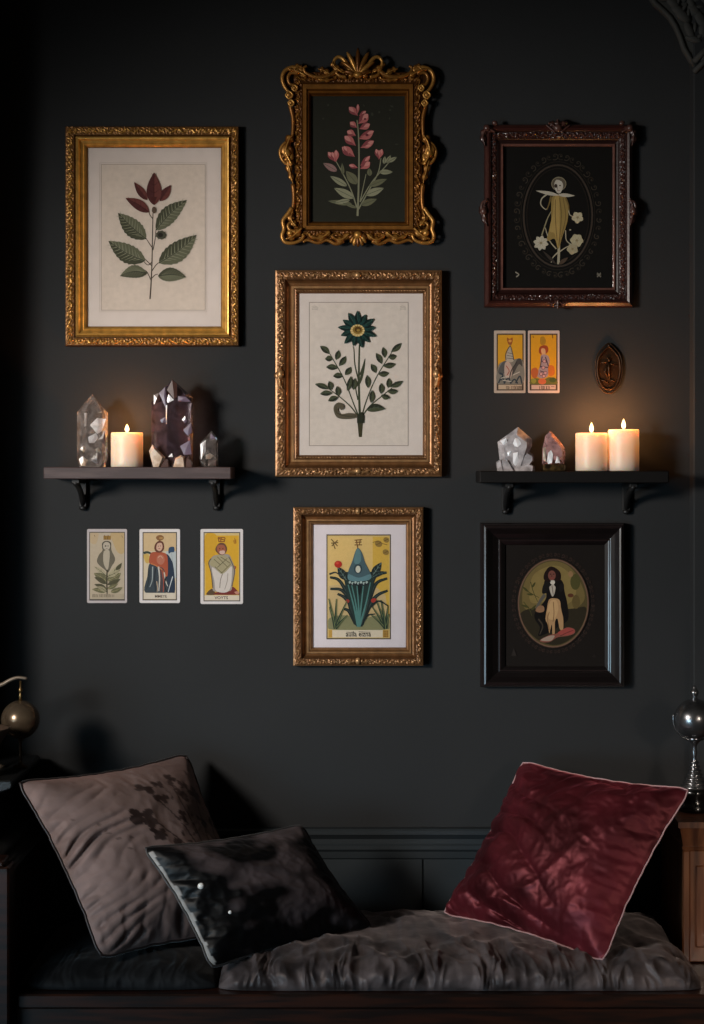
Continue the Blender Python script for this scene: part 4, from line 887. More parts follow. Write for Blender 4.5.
# ------------------------------------------------------------------ candles
def candle(px0, px1, ytop, zb, d, label, seed, fh=.0225):
    cx = P((px0 + px1) / 2, 0, d).x; r = (px1 - px0) / 2 * K * (DC - d) / DC; h = P(0, ytop, d + r * .3).z - zb
    root = thing('pillar_candle', label, 'candle', (cx, -d, zb), 'burning pillar candles')
    prof = [(r * .97, 0), (r, .002), (r, h - .004), (r * .985, h - .0012), (r * .95, h), (r * .86, h - .0008), (r * .7, h - .0035), (r * .4, h - .005), (.002, h - .0055)]
    pp = [prof[0], prof[1]] + [(r * (1 + .006 * math.sin(k * 1.7 + seed)), .002 + (h - .006) * k / 10) for k in range(1, 10)] + prof[2:]
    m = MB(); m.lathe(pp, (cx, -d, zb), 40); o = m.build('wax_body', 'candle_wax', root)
    m = MB(); m.tube([(cx, -d, zb + h - .006), (cx + .0005, -d, zb + h + .002), (cx + .0012, -d, zb + h + .006)], .0011, 6); m.build('wick', 'wick', root)
    fz = zb + h + .001; q_ = fh / .023
    m = MB(); m.lathe([(a_, b_ * q_) for a_, b_ in ((.0008, 0), (.0030, .0022), (.0045, .006), (.0046, .009), (.0038, .0135), (.0024, .018), (.0010, .0215), (.0003, .023))], (cx, -d, fz), 16); m.build('flame', 'flame', root)
    l = bpy.data.lights.new('candle_light', 'POINT'); l.energy = .75; l.color = (1, .42, .14); l.shadow_soft_size = .006
    lo = bpy.data.objects.new('candle_light', l); COL.objects.link(lo); lo.location = (cx, -d, fz + fh + .009)
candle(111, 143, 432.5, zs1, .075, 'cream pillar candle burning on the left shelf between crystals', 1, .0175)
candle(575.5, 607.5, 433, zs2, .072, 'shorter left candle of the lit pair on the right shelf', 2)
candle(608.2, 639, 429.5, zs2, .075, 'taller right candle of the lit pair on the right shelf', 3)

# ------------------------------------------------------------------ crystals
def hull(mb, pts, col=(1, 1, 1)):
    b = bmesh.new()
    for p in pts: b.verts.new(p)
    r = bmesh.ops.convex_hull(b, input=b.verts[:])
    bad = [g for g in r['geom_interior'] if isinstance(g, bmesh.types.BMVert)]
    if bad: bmesh.ops.delete(b, geom=bad, context='VERTS')
    bmesh.ops.dissolve_limit(b, angle_limit=.02, verts=b.verts[:], edges=b.edges[:])
    mb.bm(b, col)
def point_crystal(mb, px0, px1, ysh, apex, zb, d, depth, seed, ybase=None, pinch=1.0, skew=0.0):
    """hexagonal crystal: shoulders at ysh (left, right), apex (px, py)"""
    r = random.Random(seed); xa, xb = P(px0, 0, d).x, P(px1, 0, d).x; cx, rx = (xa + xb) / 2, (xb - xa) / 2; pts = []
    for k in range(6):
        t = math.pi * 2 * k / 6 + skew; c, s = math.cos(t), math.sin(t); c = c / max(abs(math.cos(math.pi * 2 * j / 6 + skew)) for j in range(6))
        x, y = cx + rx * c, -d + depth * s
        f = (c + 1) / 2; zt = P(0, ysh[0] * (1 - f) + ysh[1] * f, d).z
        pts.append((x, y, zt + r.uniform(-.003, .003))); 
        if pinch < 1:
            pts.append((x, y, zb + .022)); pts.append((cx + (x - cx) * pinch, -d + (y + d) * pinch, zb))
        else: pts.append((x, y, zb))
    ap = P(apex[0], apex[1], d); pts.append((ap.x, -d - r.uniform(0, .004), ap.z)); pts.append((ap.x + .002, -d + .004, ap.z - .003))
    hull(mb, pts)
def facet(root, mat, pts, d, name='inner_facet'):  # the palest ones are painted highlights, imitating refracted light
    m = MB(); q = [P(x, y, d + .0015 * math.sin(i * 2.1)) for i, (x, y) in enumerate(pts)]; c = sum(q, Vector()) / len(q) + Vector((0, -.0015, 0))
    n = len(q); m.add(q + [c], [[i, (i + 1) % n, n] for i in range(n)]); return m.build(name, mat, root)
rc = thing('quartz_point', 'tall clear quartz point at the left end of the left shelf', 'crystal', (P(92, 0, .07).x, -.07, zs1))
m = MB(); point_crystal(m, 77.5, 107.5, (411, 412), (92.5, 394), zs1, .07, .028, 4, pinch=.85, skew=.25); m.build('crystal_body', 'clear_quartz', rc)
for q, mt in (([(90, 425), (97, 418), (106, 419), (102, 431), (97, 434)], 'highlight_facet'), ([(88, 437), (96, 433), (98, 438), (94, 443), (89, 443)], 'highlight_facet'), ([(84.5, 413), (87, 413), (86.5, 426), (85, 427)], 'highlight_facet'), ([(80, 449), (84, 445), (87, 449), (84, 453)], 'cream_stone'),
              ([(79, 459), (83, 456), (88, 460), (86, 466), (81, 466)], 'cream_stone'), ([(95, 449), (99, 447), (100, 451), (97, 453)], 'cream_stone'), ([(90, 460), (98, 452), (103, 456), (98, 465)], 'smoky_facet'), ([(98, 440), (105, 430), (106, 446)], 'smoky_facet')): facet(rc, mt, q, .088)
ra = thing('amethyst_cluster', 'large dark purple amethyst tower with small cream crystals at its base', 'crystal', (P(172, 0, .07).x, -.07, zs1))
m = MB(); point_crystal(m, 152, 192.5, (402, 398), (172.5, 379.5), zs1, .07, .034, 6, skew=.34); m.build('crystal_body', 'amethyst', ra)
for q, mt in (([(159, 393), (165, 387), (166.5, 396), (166, 409)], 'lilac_facet'), ([(167, 402), (168.5, 394), (174, 400), (168, 403)], 'highlight_facet'), ([(167, 390), (172, 380), (177, 384), (177, 397), (174, 399)], 'smoky_facet'), ([(183, 430), (191, 423), (192, 432), (188, 436)], 'lilac_facet'), ([(182, 420), (185, 416), (187, 421), (185, 423)], 'lilac_facet'), ([(160, 420), (165, 417), (166, 422), (162, 423)], 'lilac_facet'),
              ([(166, 405), (167.2, 405), (167, 424), (166, 424)], 'highlight_facet'), ([(168, 457), (172, 453), (173, 457)], 'highlight_facet'), ([(154, 395), (159, 393), (160, 400), (154, 405)], 'smoky_facet'), ([(180, 446), (190, 440), (191.5, 454), (184, 455)], 'lilac_facet'), ([(178, 396), (186, 397), (191, 402), (178, 401)], 'lilac_facet')): facet(ra, mt, q, .103)
def chunk(mb, poly, d, depth, shrink=.72, seed=0):
    r = random.Random(seed); q = []; cx = sum(p[0] for p in poly) / len(poly); cy = sum(p[1] for p in poly) / len(poly)
    for x, y in poly:
        q.append(P(x, y, d)); 
        for sgn in (-1, 1): q.append(P(cx + (x - cx) * shrink + r.uniform(-.6, .6), cy + (y - cy) * (shrink if y < 465 else 1), d + sgn * depth))
    hull(mb, q)
for poly, dd, sd, mt in (([(149, 451), (152.5, 444.5), (165.5, 457.5), (160, 467), (153, 467)], .112, 8, 'cream_stone'), ([(173, 467), (175.5, 458), (181, 455), (185, 457), (186, 467)], .112, 10, 'cream_stone'),
                         ([(159, 467), (165, 458), (168.5, 460), (170, 467)], .110, 9, 'smoky_facet'), ([(184.5, 467), (185.5, 459), (188, 456.5), (192.5, 462), (192.5, 467)], .109, 11, 'smoky_facet')):
    m = MB(); chunk(m, poly, dd, .008, .7, sd); m.build('base_crystal', mt, ra)
rq = thing('small_quartz_point', 'small clear quartz point at the right end of the left shelf', 'crystal', (P(208, 0, .07).x, -.07, zs1))
m = MB(); point_crystal(m, 199.5, 218, (443, 439), (211.5, 431), zs1, .07, .018, 12, skew=.35); m.build('crystal_body', 'clear_quartz', rq)
for q, mt in (([(200.5, 444), (206, 440), (206, 452), (201, 460)], 'highlight_facet'), ([(206, 455), (210, 453), (214, 456), (210, 459), (206, 459)], 'cream_stone'), ([(200.5, 461), (204, 463), (206, 466), (201, 466)], 'highlight_facet'), ([(208, 460), (216, 460), (216, 466), (208, 466)], 'smoky_facet'), ([(211, 433), (216, 439), (209, 441)], 'lilac_facet')): facet(rq, mt, q, .0805)
rm = thing('milky_quartz_cluster', 'white milky quartz cluster at the left end of the right shelf', 'crystal', (P(515, 0, .07).x, -.07, zs2))
m = MB(); chunk(m, [(497.5, 442), (518, 427), (532, 439), (532, 446), (526, 456), (521, 471), (501, 471), (500, 455)], .07, .022, .68, 2); m.build('crystal_body', 'milky_quartz', rm)
for poly, dd, sd in (([(496, 462), (501, 459), (505, 471), (497, 471)], .088, 3), ([(520, 458), (528, 451), (534, 455), (534, 461), (530, 465), (520, 465)], .078, 4), ([(517, 466), (528, 463), (535, 466), (535, 471), (516, 471)], .08, 5), ([(500, 460), (508, 458), (516, 471), (500, 471)], .086, 6)):
    m = MB(); chunk(m, poly, dd, .012, .7, sd); m.build('side_crystal', 'milky_quartz', rm)
for q in ([(513, 443), (515, 438), (520, 439), (521, 444), (518, 447), (513, 446)], [(513, 453), (518, 452), (519, 463), (515, 466), (513, 463)], [(500, 441), (506, 438), (508, 443), (503, 445)], [(507, 452), (511, 451), (511, 456), (508, 456)]): facet(rm, 'highlight_facet', q, .0925)
rr = thing('rose_quartz_point', 'pink rose quartz point on a dark gold base, right shelf', 'crystal', (P(554, 0, .07).x, -.07, zs2))
m = MB(); chunk(m, [(542, 464.5), (542.5, 448), (545, 437), (550.5, 431), (559, 440), (565, 448), (565.5, 456), (564, 464.5)], .07, .017, .7, 7); m.build('crystal_body', 'rose_quartz', rr)
m = MB(); chunk(m, [(545, 436), (550, 430.7), (553, 434), (552, 438), (547, 439)], .078, .008, .7, 8); m.build('tip_crystal', 'rose_quartz', rr)
for q, mt in (([(547, 462), (548, 453), (551, 450), (553, 454), (552, 463), (548, 464)], 'highlight_facet'), ([(555, 463), (557, 456), (559, 458), (560, 463)], 'highlight_facet'), ([(543, 460), (543, 448), (546, 447), (546.5, 462)], 'cream_stone')): facet(rr, mt, q, .0885)
m = MB(); a0, b0 = P(542.5, 0, .07).x, P(564.5, 0, .07).x; m.box(a0, b0, -.088, -.052, zs2, zs2 + .0148, .0025)
m.build('crystal_base', 'gold_pyrite', rr)

# ------------------------------------------------------------------ bench
ZS = .402                                           # seat board height
rb = thing('wooden_bench', 'dark wooden bench with leather left arm and brown right arm under the pictures', 'bench', (0, -.28, 0))
XL, XR = -.655, .655
m = MB(); m.box(-.64, .80, -.525, -.028, ZS - .028, ZS - .001, .003); m.build('seat_board', 'dark_wood', rb)
m = MB(); m.box(-.645, .82, -.515, -.49, .33, ZS - .029, .002)
px = P(362, 0, .515).x
for x0, x1 in ((-.635, px - .004), (px + .004, .81)): m.box(x0, x1, -.519, -.49, .06, .325, .004)
m.build('front_panel', 'dark_wood', rb)
# left arm
pl = P(9, 0, .56).x; za = .652
m = MB(); m.box(pl - .09, pl, -.56, -.50, 0, P(0, 867, .56).z, .004); m.box(pl - .095, pl - .01, -.564, -.50, P(0, 867, .56).z, P(0, 861, .56).z, .003); m.build('front_post', 'dark_wood', rb)
m = MB(); m.box(-.80, -.668, -.50, -.03, ZS - .2, za - .03, .003); m.build('arm_panel', 'dark_wood', rb)
m = MB(); pts = [(-.733, -.545 + .515 * k / 10, za - .028 + .003 * math.sin(k)) for k in range(11)]
b = bmesh.new(); bmesh.ops.create_cube(b, size=1)
for v in b.verts: v.co = Vector((-.735 + v.co.x * .145, -.29 + v.co.y * .50, za - .028 + v.co.z * .056))
bmesh.ops.bevel(b, geom=b.edges[:], offset=.024, segments=4, affect='EDGES'); m.bm(b, smooth=True); m.tube([(-.663, -.53, za - .03), (-.663, -.3, za - .03), (-.663, -.05, za - .03)], .004, 8); m.build('arm_pad', 'leather', rb)
m = MB(); m.prism([(-.83, za - .012), (-.737, za - .012), (-.728, .735), (-.706, .757), (-.683, .765), (-.679, .774), (-.683, .782), (-.83, .782)], -.36, -.03, .003); m.build('arm_block', 'leather', rb)
# right arm
m = MB(); xr0 = P(684, 0, .30).x; zc = P(0, 850, .30).z; zt_ = P(0, 821, .30).z
m.box(xr0, .86, -.30, -.03, ZS, zc, .003); m.box(xr0 + .022, .84, -.304, -.298, ZS + .03, zc - .03, .004); m.box(xr0 - .004, xr0 + .012, -.306, -.29, ZS, zc, .003); m.build('arm_panel', 'brown_wood', rb)
m = MB(); extrude_profile(m, [], 0, 0) if False else None
def slab(z0, z1, g0, g1): 
    vs = [(xr0 - g0, -.30 - g0, z0), (.86 + g0, -.30 - g0, z0), (.86 + g0, -.03, z0), (xr0 - g0, -.03, z0), (xr0 - g1, -.30 - g1, z1), (.86 + g1, -.30 - g1, z1), (.86 + g1, -.03, z1), (xr0 - g1, -.03, z1)]
    m.add(vs, [[0, 1, 2, 3], [4, 5, 6, 7], [0, 1, 5, 4], [1, 2, 6, 5], [2, 3, 7, 6], [3, 0, 4, 7]])
slab(zc, zc + .008, .003, .005); slab(zc + .008, zt_ - .012, .002, .010); slab(zt_ - .012, zt_, .014, .014); m.build('arm_top', 'brown_wood', rb)

# ------------------------------------------------------------------ seat cushions
def seat_cushion(name, mat, x0, x1, d0, d1, zb, h, seed, label, nx, gather, crush, endp=6, frontbulge=0.0, xlim=None):
    nt_ = 64; vs, fs = [], []
    for i in range(nx + 1):
        u = i / nx; e = (1 - abs(2 * u - 1) ** endp) ** .5 if 0 < u < 1 else 0
        for j in range(nt_ + 1):
            th = math.pi * j / nt_; c, s = math.cos(th), math.sin(th)
            cc = math.copysign(abs(c) ** .55, c); ss = abs(s) ** .62
            dm = (d0 + d1) / 2; hd = (d1 - d0) / 2
            x = x0 + (x1 - x0) * u; dd = dm - cc * hd * (.90 + .10 * e)
            nzv = Vector((x * 7, dd * 7, seed)); n1 = noise.noise(nzv * 1.6)
            z = zb + h * ss * (.12 + .88 * e) * (1 + .10 * n1)
            front = max(0, -c) ** 1.2 * s ** .35 if s > 0 else 0
            wx = x + .03 * noise.noise(Vector((x * 14, dd * 6, seed + 3)))
            rdg = lambda a_, b_, k_: 1 - abs(noise.noise(Vector((a_, b_, seed + k_)))) * 2
            g = (rdg(wx * 26, th * .9, 1) - .5) + .6 * (rdg(wx * 55 + 1.5 * noise.noise(Vector((x * 20, th, 1))), th * 1.6, 4) - .5)
            rg = rdg(x * 13 + .5 * n1, dd * 15, 9); rg2 = rdg(x * 30 + n1, dd * 26 + n1, 19); rg3 = noise.noise(Vector((x * 8, dd * 9, seed + 31)))
            amp = gather * g * min(1, front * 1.5) + crush * ((rg - .5) * (.6 + rg3) + .5 * (rg2 - .5)) * ss * e
            if xlim is not None: x = min(x, xlim + (x1 - xlim) * max(0, min(1, (dd - .335) / .05)))
            # displace along the section normal
            ny, nz_ = -c, s
            dd2 = dd + (ny) * amp * 1.2 + frontbulge * front * math.sin(u * math.pi)
            vs.append((x, -dd2, max(zb, z + nz_ * amp)))
    w = nt_ + 1
    for i in range(nx):
        for j in range(nt_): fs.append([i * w + j, i * w + j + 1, (i + 1) * w + j + 1, (i + 1) * w + j])
        fs.append([i * w, (i + 1) * w, (i + 1) * w + nt_, i * w + nt_])
    for i in (0, nx): fs.append([i * w + j for j in range(w)])
    m = MB(); m.add(vs, fs, (1, 1, 1), True)
    return tag(m.build(name, mat), label, 'cushion')
seat_cushion('seat_cushion', 'charcoal_velvet', -.640, -.262, .035, .500, ZS + .0005, .050, 2.2, 'flat black velvet seat pad at the left end of the bench', 200, .0050, .004, 3)
seat_cushion('seat_cushion', 'grey_velvet', -.285 + .027, .676, .035, .505, ZS + .0005, .060, 6.7, 'long grey crushed velvet seat pad along the bench', 480, .0100, .0100, 12, .010, .645)

# ------------------------------------------------------------------ throw pillows: sewn sheets inflated by a small cloth solver
def inflate(Nn, seed, press=1.0, iters=170, aspect=1.0, pleat=.0):
    rng = np.random.RandomState(seed)
    u = np.linspace(-1, 1, Nn); gx, gy = np.meshgrid(u, u * aspect, indexing='ij')
    A = np.stack([gx, gy, .02 * (1 - gx ** 4) * (1 - (gy / aspect) ** 4) + rng.randn(Nn, Nn) * .004], -1); B = A.copy(); B[..., 2] *= -1
    S = [A, B]; V = [np.zeros_like(A), np.zeros_like(A)]; l = 2 / (Nn - 1); ly = l * aspect
    rest = {(1, 0): l, (0, 1): ly, (1, 1): math.hypot(l, ly), (1, -1): math.hypot(l, ly), (2, 0): 2 * l, (0, 2): 2 * ly}
    def solve(X, dx, dy, L0, k):
        for par in (0, 1):
            a0 = slice(0, Nn - dx); b0 = slice(dx, Nn)
            if dy >= 0: a1, b1 = slice(0, Nn - dy), slice(dy, Nn)
            else: a1, b1 = slice(-dy, Nn), slice(0, Nn + dy)
            a, b = X[a0, a1], X[b0, b1]; d = b - a; ln = np.linalg.norm(d, axis=-1, keepdims=True) + 1e-9
            idx = (np.add.outer(np.arange(d.shape[0]) // max(1, dx) if dx else np.zeros(d.shape[0], int), (np.arange(d.shape[1]) // max(1, abs(dy))) if not dx else np.zeros(d.shape[1], int)) % 2 == par)[..., None]
            diff = np.where(idx, (ln - L0) / ln * .5 * k * d, 0)
            if dx + abs(dy) > 1 and (dx == 2 or dy == 2): diff = diff * .12
            X[a0, a1] += diff; X[b0, b1] -= diff
    for it in range(iters):
        for q in (0, 1):
            X = S[q]; gu = np.gradient(X, axis=0); gv = np.gradient(X, axis=1); n = np.cross(gu, gv) * (1 if q == 0 else -1)
            V[q] = V[q] * .93 + n * press * (.6 if q == 0 else .6)
        old = [S[0].copy(), S[1].copy()]
        for q in (0, 1): S[q] = S[q] + V[q]
        for _ in range(6):
            for q in (0, 1):
                for (dx, dy), L0 in rest.items(): solve(S[q], dx, dy, L0, 1.0 if max(dx, abs(dy)) == 1 else 1)
            e = np.zeros((Nn, Nn), bool); e[0] = e[-1] = True; e[:, 0] = e[:, -1] = True
            mid = (S[0][e] + S[1][e]) / 2; S[0][e] = mid; S[1][e] = mid
        for q in (0, 1): V[q] = (S[q] - old[q]) * .9
    return S
def upsample(X, f):
    n = X.shape[0]; t = np.linspace(0, n - 1, (n - 1) * f + 1)
    def cr(Y):
        i = np.minimum(t.astype(int), n - 2); w = (t - i)[:, None, None]
        g = lambda k: Y[np.clip(i + k, 0, n - 1)]
        a, b, c, d = g(-1), g(0), g(1), g(2)
        return .5 * (2 * b + (c - a) * w + (2 * a - 5 * b + 4 * c - d) * w ** 2 + (3 * b - a - 3 * c + d) * w ** 3)
    return np.swapaxes(cr(np.swapaxes(cr(X), 0, 1)), 0, 1)

def pillow(corners, thick, seed, mat, cord, label, colfn=None, aspect=1.0, press=.5, N0=44, cordr=.0028, wr=.004, back=.8, name='throw_pillow', flip=1, creases=None):
    """corners: top-left, top-right, bottom-right, bottom-left as 3-D points; u runs right, v runs down"""
    TL, TR, BR, BL = [np.array(c) for c in corners]
    S = inflate(N0, seed, press, aspect=aspect); sc = [abs(S[0][0, 0, 0]), abs(S[0][0, 0, 1])]
    nrm = np.cross(TR - TL + BR - BL, BL - TL + BR - TR); nrm /= np.linalg.norm(nrm); nrm *= (1 if nrm[1] < 0 else -1)
    zmax = S[0][..., 2].max(); vs, fs, cs = [], [], []; sm = []; n = None; grids = []
    for q in (0, 1):
        X = upsample(S[q], 3); n = X.shape[0]
        uu = (X[..., 0] / sc[0] + 1) / 2; vv = (X[..., 1] / sc[1] + 1) / 2; w = X[..., 2] / zmax * thick * (1 if q == 0 else back)
        p = ((1 - uu) * (1 - vv))[..., None] * TL + (uu * (1 - vv))[..., None] * TR + (uu * vv)[..., None] * BR + ((1 - uu) * vv)[..., None] * BL
        gi, gj = np.meshgrid(np.linspace(0, 1, n), np.linspace(0, 1, n), indexing='ij')
        dis = np.zeros((n, n)); ed = np.minimum(1, np.minimum(np.minimum(gi, 1 - gi), np.minimum(gj, 1 - gj)) / .03)
        if q == 0:
            for i in range(n):
                for j in range(n):
                    a_, b_ = gi[i, j], gj[i, j]
                    n0 = noise.noise(Vector((a_ * 2.5, b_ * 2.5, seed + 2)))
                    v = 1 - abs(noise.noise(Vector((a_ * 4 + b_ * 3 + n0, (b_ * 4 - a_ * 3) * .55 + n0, seed)))) * 2
                    v2 = 1 - abs(noise.noise(Vector((a_ * 13 + 2 * n0, b_ * 10 - 2 * n0, seed + 7.7)))) * 2
                    v3 = 1 - abs(noise.noise(Vector((a_ * 24 + 2 * n0, b_ * 24, seed + 17.7)))) * 2
                    dis[i, j] = wr * (1.1 * (v - .5) + .45 * (v2 - .5) * (.7 + n0) + .16 * (v3 - .5))
                    if creases: dis[i, j] += creases(a_, b_)
        # straighten the sewn edge: blend the parametric outline toward the plain quad
        qd = ((1 - gi) * (1 - gj))[..., None] * TL + (gi * (1 - gj))[..., None] * TR + (gi * gj)[..., None] * BR + ((1 - gi) * gj)[..., None] * BL
        bow = .020 * (np.sin(np.pi * gi) * (np.exp(-gj / .12) * 1.0) )[..., None] * (BL - TL) - .020 * (np.sin(np.pi * gi) * np.exp(-(1 - gj) / .12))[..., None] * (BL - TL) \
            + .020 * (np.sin(np.pi * gj) * np.exp(-gi / .12))[..., None] * (TR - TL) - .020 * (np.sin(np.pi * gj) * np.exp(-(1 - gi) / .12))[..., None] * (TR - TL)
        dc = np.minimum(gi, 1 - gi) ** 2 + np.minimum(gj, 1 - gj) ** 2; rnd = .030 * np.exp(-dc / .0022)
        ctr = (TL + TR + BR + BL) / 4
        p = .25 * p + .75 * (qd + bow); p = p + (ctr - p) * rnd[..., None]
        p = p + (w + dis * ed)[..., None] * nrm
        grids.append(p)
        o = len(vs); vs += [tuple(x) for x in p.reshape(-1, 3)]
        cs += [colfn(a_, b_, q) if colfn else (1, 1, 1) for a_, b_ in zip(gi.ravel(), gj.ravel())]
        for i in range(n - 1):
            for j in range(n - 1):
                f = [o + i * n + j, o + (i + 1) * n + j, o + (i + 1) * n + j + 1, o + i * n + j + 1]; fs.append(f if q == 0 else f[::-1])
    base = np.array(vs); bc = Vector((float(base[:, 0].mean()), float(base[:, 1].mean()), float(base[:, 2].min())))
    root = thing(name, label, 'pillow', bc, 'throw pillows on the bench')
    m = MB(); m.add(vs, fs, cs, True)
    o = m.build('cover', mat, root, fix=False)
    b = bmesh.new(); b.from_mesh(o.data); bmesh.ops.remove_doubles(b, verts=b.verts[:], dist=1e-5); bmesh.ops.recalc_face_normals(b, faces=b.faces[:]); b.to_mesh(o.data); b.free()
    g = grids[0]; path = [g[i, 0] for i in range(0, n - 1, 2)] + [g[n - 1, j] for j in range(0, n - 1, 2)] + [g[i, n - 1] for i in range(n - 1, 0, -2)] + [g[0, j] for j in range(n - 1, 0, -2)]
    m = MB(); m.tube([Vector(p) for p in path], cordr, 8, closed=True); m.build('piping', cord, root)
    return root, grids, nrm

# mauve pillow with a printed spray of dark flowers
W = 260
img = np.zeros((W, W), np.float32); yy, xx = np.mgrid[0:W, 0:W] / (W - 1.0)          # xx = u, yy = v
def sp(cx, cy, rx, ry, rot=0, k=.9):
    ca, sa = math.cos(rot), math.sin(rot); dx, dy = xx - cx, yy - cy; q = ((dx * ca + dy * sa) / rx) ** 2 + ((-dx * sa + dy * ca) / ry) ** 2
    img[q < 1] = np.maximum(img[q < 1], k)
def spl(pts, w, k=.8):
    c = catmull(pts, 24)
    for p in c: sp(p[0], p[1], w, w, 0, k)
for pts in ([(.72, .72), (.66, .5), (.58, .3), (.55, .22)], [(.72, .72), (.72, .5), (.70, .3), (.72, .2)], [(.73, .72), (.78, .52), (.82, .36), (.84, .28)], [(.71, .7), (.58, .52), (.5, .42), (.45, .4)], [(.74, .7), (.84, .55), (.9, .42)], [(.71, .72), (.62, .62), (.55, .58)]): spl(pts, .005)
rf = random.Random(11)
for (cx, cy, s_) in ((.44, .38, .045), (.54, .22, .03), (.60, .28, .028), (.72, .18, .028), (.72, .29, .03), (.84, .28, .034), (.9, .40, .03), (.55, .56, .032), (.48, .47, .028), (.66, .40, .022), (.80, .42, .025), (.63, .20, .02), (.78, .22, .02)):
    for k in range(6): an = rf.uniform(0, 6.28); sp(cx + s_ * .85 * math.cos(an), cy + s_ * .85 * math.sin(an), s_ * .8, s_ * .52, an, rf.uniform(.75, .95))
for k in range(16): cx, cy = rf.uniform(.42, .92), rf.uniform(.2, .6); sp(cx, cy, .016, .006, rf.uniform(0, 3), .75)
for (cx, cy) in ((.24, .42), (.27, .46), (.3, .52), (.22, .36), (.33, .47), (.12, .3)): sp(cx, cy, .012, .007, rf.uniform(0, 3), .5)
mv, mdk = np.array(hx('#786662')), np.array(hx('#0c0506'))
def mauve(u, v, q):
    k = img[int(v * (W - 1)), int(u * (W - 1))] if q == 0 else 0
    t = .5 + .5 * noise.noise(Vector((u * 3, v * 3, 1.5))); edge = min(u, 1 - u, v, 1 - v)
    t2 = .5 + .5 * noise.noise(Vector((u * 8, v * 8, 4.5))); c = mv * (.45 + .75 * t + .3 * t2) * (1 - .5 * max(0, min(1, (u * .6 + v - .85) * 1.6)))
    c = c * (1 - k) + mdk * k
    return tuple(c)
def ridge(ph): return abs(math.sin(ph)) ** .75 - .68
def fold_mauve(u, v):                               # gathers running in from the left and lower seams
    f = max(0, 1 - u / (.42 + .2 * noise.noise(Vector((v * 6, 1, 2))))) * min(1, u / .05); n_ = noise.noise(Vector((u * 3, v * 5, 3)))
    a_ = ridge((v + .45 * u + .05 * n_) * math.pi * 15 + .8 * n_) * (.15 + max(0, .45 + noise.noise(Vector((u * 4, v * 9, 8))) * 1.8)) * min(1, v / .25)
    g_ = max(0, 1 - (1 - v) / .35) * min(1, (1 - v) / .06); b_ = ridge((u + .2 * v + .05 * n_) * math.pi * 9) * (.4 + max(0, noise.noise(Vector((u * 6, v * 3, 12))) * 1.5))
    return .021 * f * a_ + .010 * g_ * b_
C1 = [P(16, 781, .385), P(187, 753, .06), P(268, 934, .25), P(100, 959, .49)]
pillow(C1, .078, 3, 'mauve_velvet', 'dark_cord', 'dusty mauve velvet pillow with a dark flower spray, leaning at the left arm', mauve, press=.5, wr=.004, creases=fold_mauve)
# black velvet pillow with pale edge
def blackv(u, v, q):
    if q == 1: return hx('#8a8684') if u < .35 else hx('#101010')
    if u < .022 + .012 * noise.noise(Vector((v * 9, 0, 0))) and v > .05: return hx('#8f8b88')
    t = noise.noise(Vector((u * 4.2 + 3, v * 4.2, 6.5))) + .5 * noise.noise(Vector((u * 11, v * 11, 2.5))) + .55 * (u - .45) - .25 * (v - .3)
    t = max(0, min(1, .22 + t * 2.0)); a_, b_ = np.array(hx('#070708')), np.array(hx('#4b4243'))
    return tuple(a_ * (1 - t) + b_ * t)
def fold_black(u, v):
    f = max(0, 1 - u / .5) * min(1, u / .06); n_ = noise.noise(Vector((u * 3, v * 4, 2))); return .008 * f * ridge((v * 1.1 - u * .5 + .06 * n_) * math.pi * 6) * (.4 + max(0, 1.4 * n_)) + .005 * ridge((v - u) * math.pi * 4 + 3 * n_) * max(0, n_)
C2 = [P(142, 847, .425), P(302, 824, .225), P(374, 928, .25), P(211, 969, .512)]
rk, gk, nk = pillow(C2, .062, 8, 'black_velvet', 'black_cord', 'black velvet pillow with a pale piped edge, in front of the mauve pillow', blackv, aspect=.8, press=.5, wr=.005, creases=fold_black, cordr=.0024)
g = gk[0]; n_ = g.shape[0]
for (u, v, s_) in ((.13, .42, .0070), (.2, .66, .0040)):
    p = Vector(g[int(u * (n_ - 1)), int(v * (n_ - 1))]); m = MB(); m.blob(p, s_, s_ * .7, s_ * .9, .5); o = m.build('button', 'pearl', rk)
# burgundy pillow
def fold_red(u, v):
    n_ = noise.noise(Vector((u * 3, v * 3, 1))); m_ = noise.noise(Vector((u * 2.2, v * 2.2, 4.4)))
    a_ = ridge((v * .9 - u * .35 + .10 * n_) * math.pi * 7 + 1.5 * m_) * max(0, .25 + 1.3 * m_)            # long folds across the face
    g_ = max(0, 1 - (1 - v) / .38) * min(1, (1 - v) / .05) * ridge((u + .25 * (1 - v) + .06 * n_) * math.pi * 8) * (.3 + max(0, noise.noise(Vector((u * 5, v * 2, 2))) * 1.8))
    l_ = max(0, 1 - u / .4) * min(1, u / .05) * ridge((v - .5 * u + .05 * n_) * math.pi * 9) * (.3 + max(0, noise.noise(Vector((u * 2, v * 5, 6))) * 1.8))
    return .017 * a_ + .016 * g_ + .013 * l_
C3 = [P(522, 760, .07), P(692, 788, .36), P(604, 963, .48), P(441, 914, .14)]
pillow(C3, .082, 14, 'red_velvet', 'pink_cord', 'burgundy velvet pillow with thin pink piping, leaning at the right arm', None, press=.5, wr=.008, creases=fold_red, cordr=.0017)

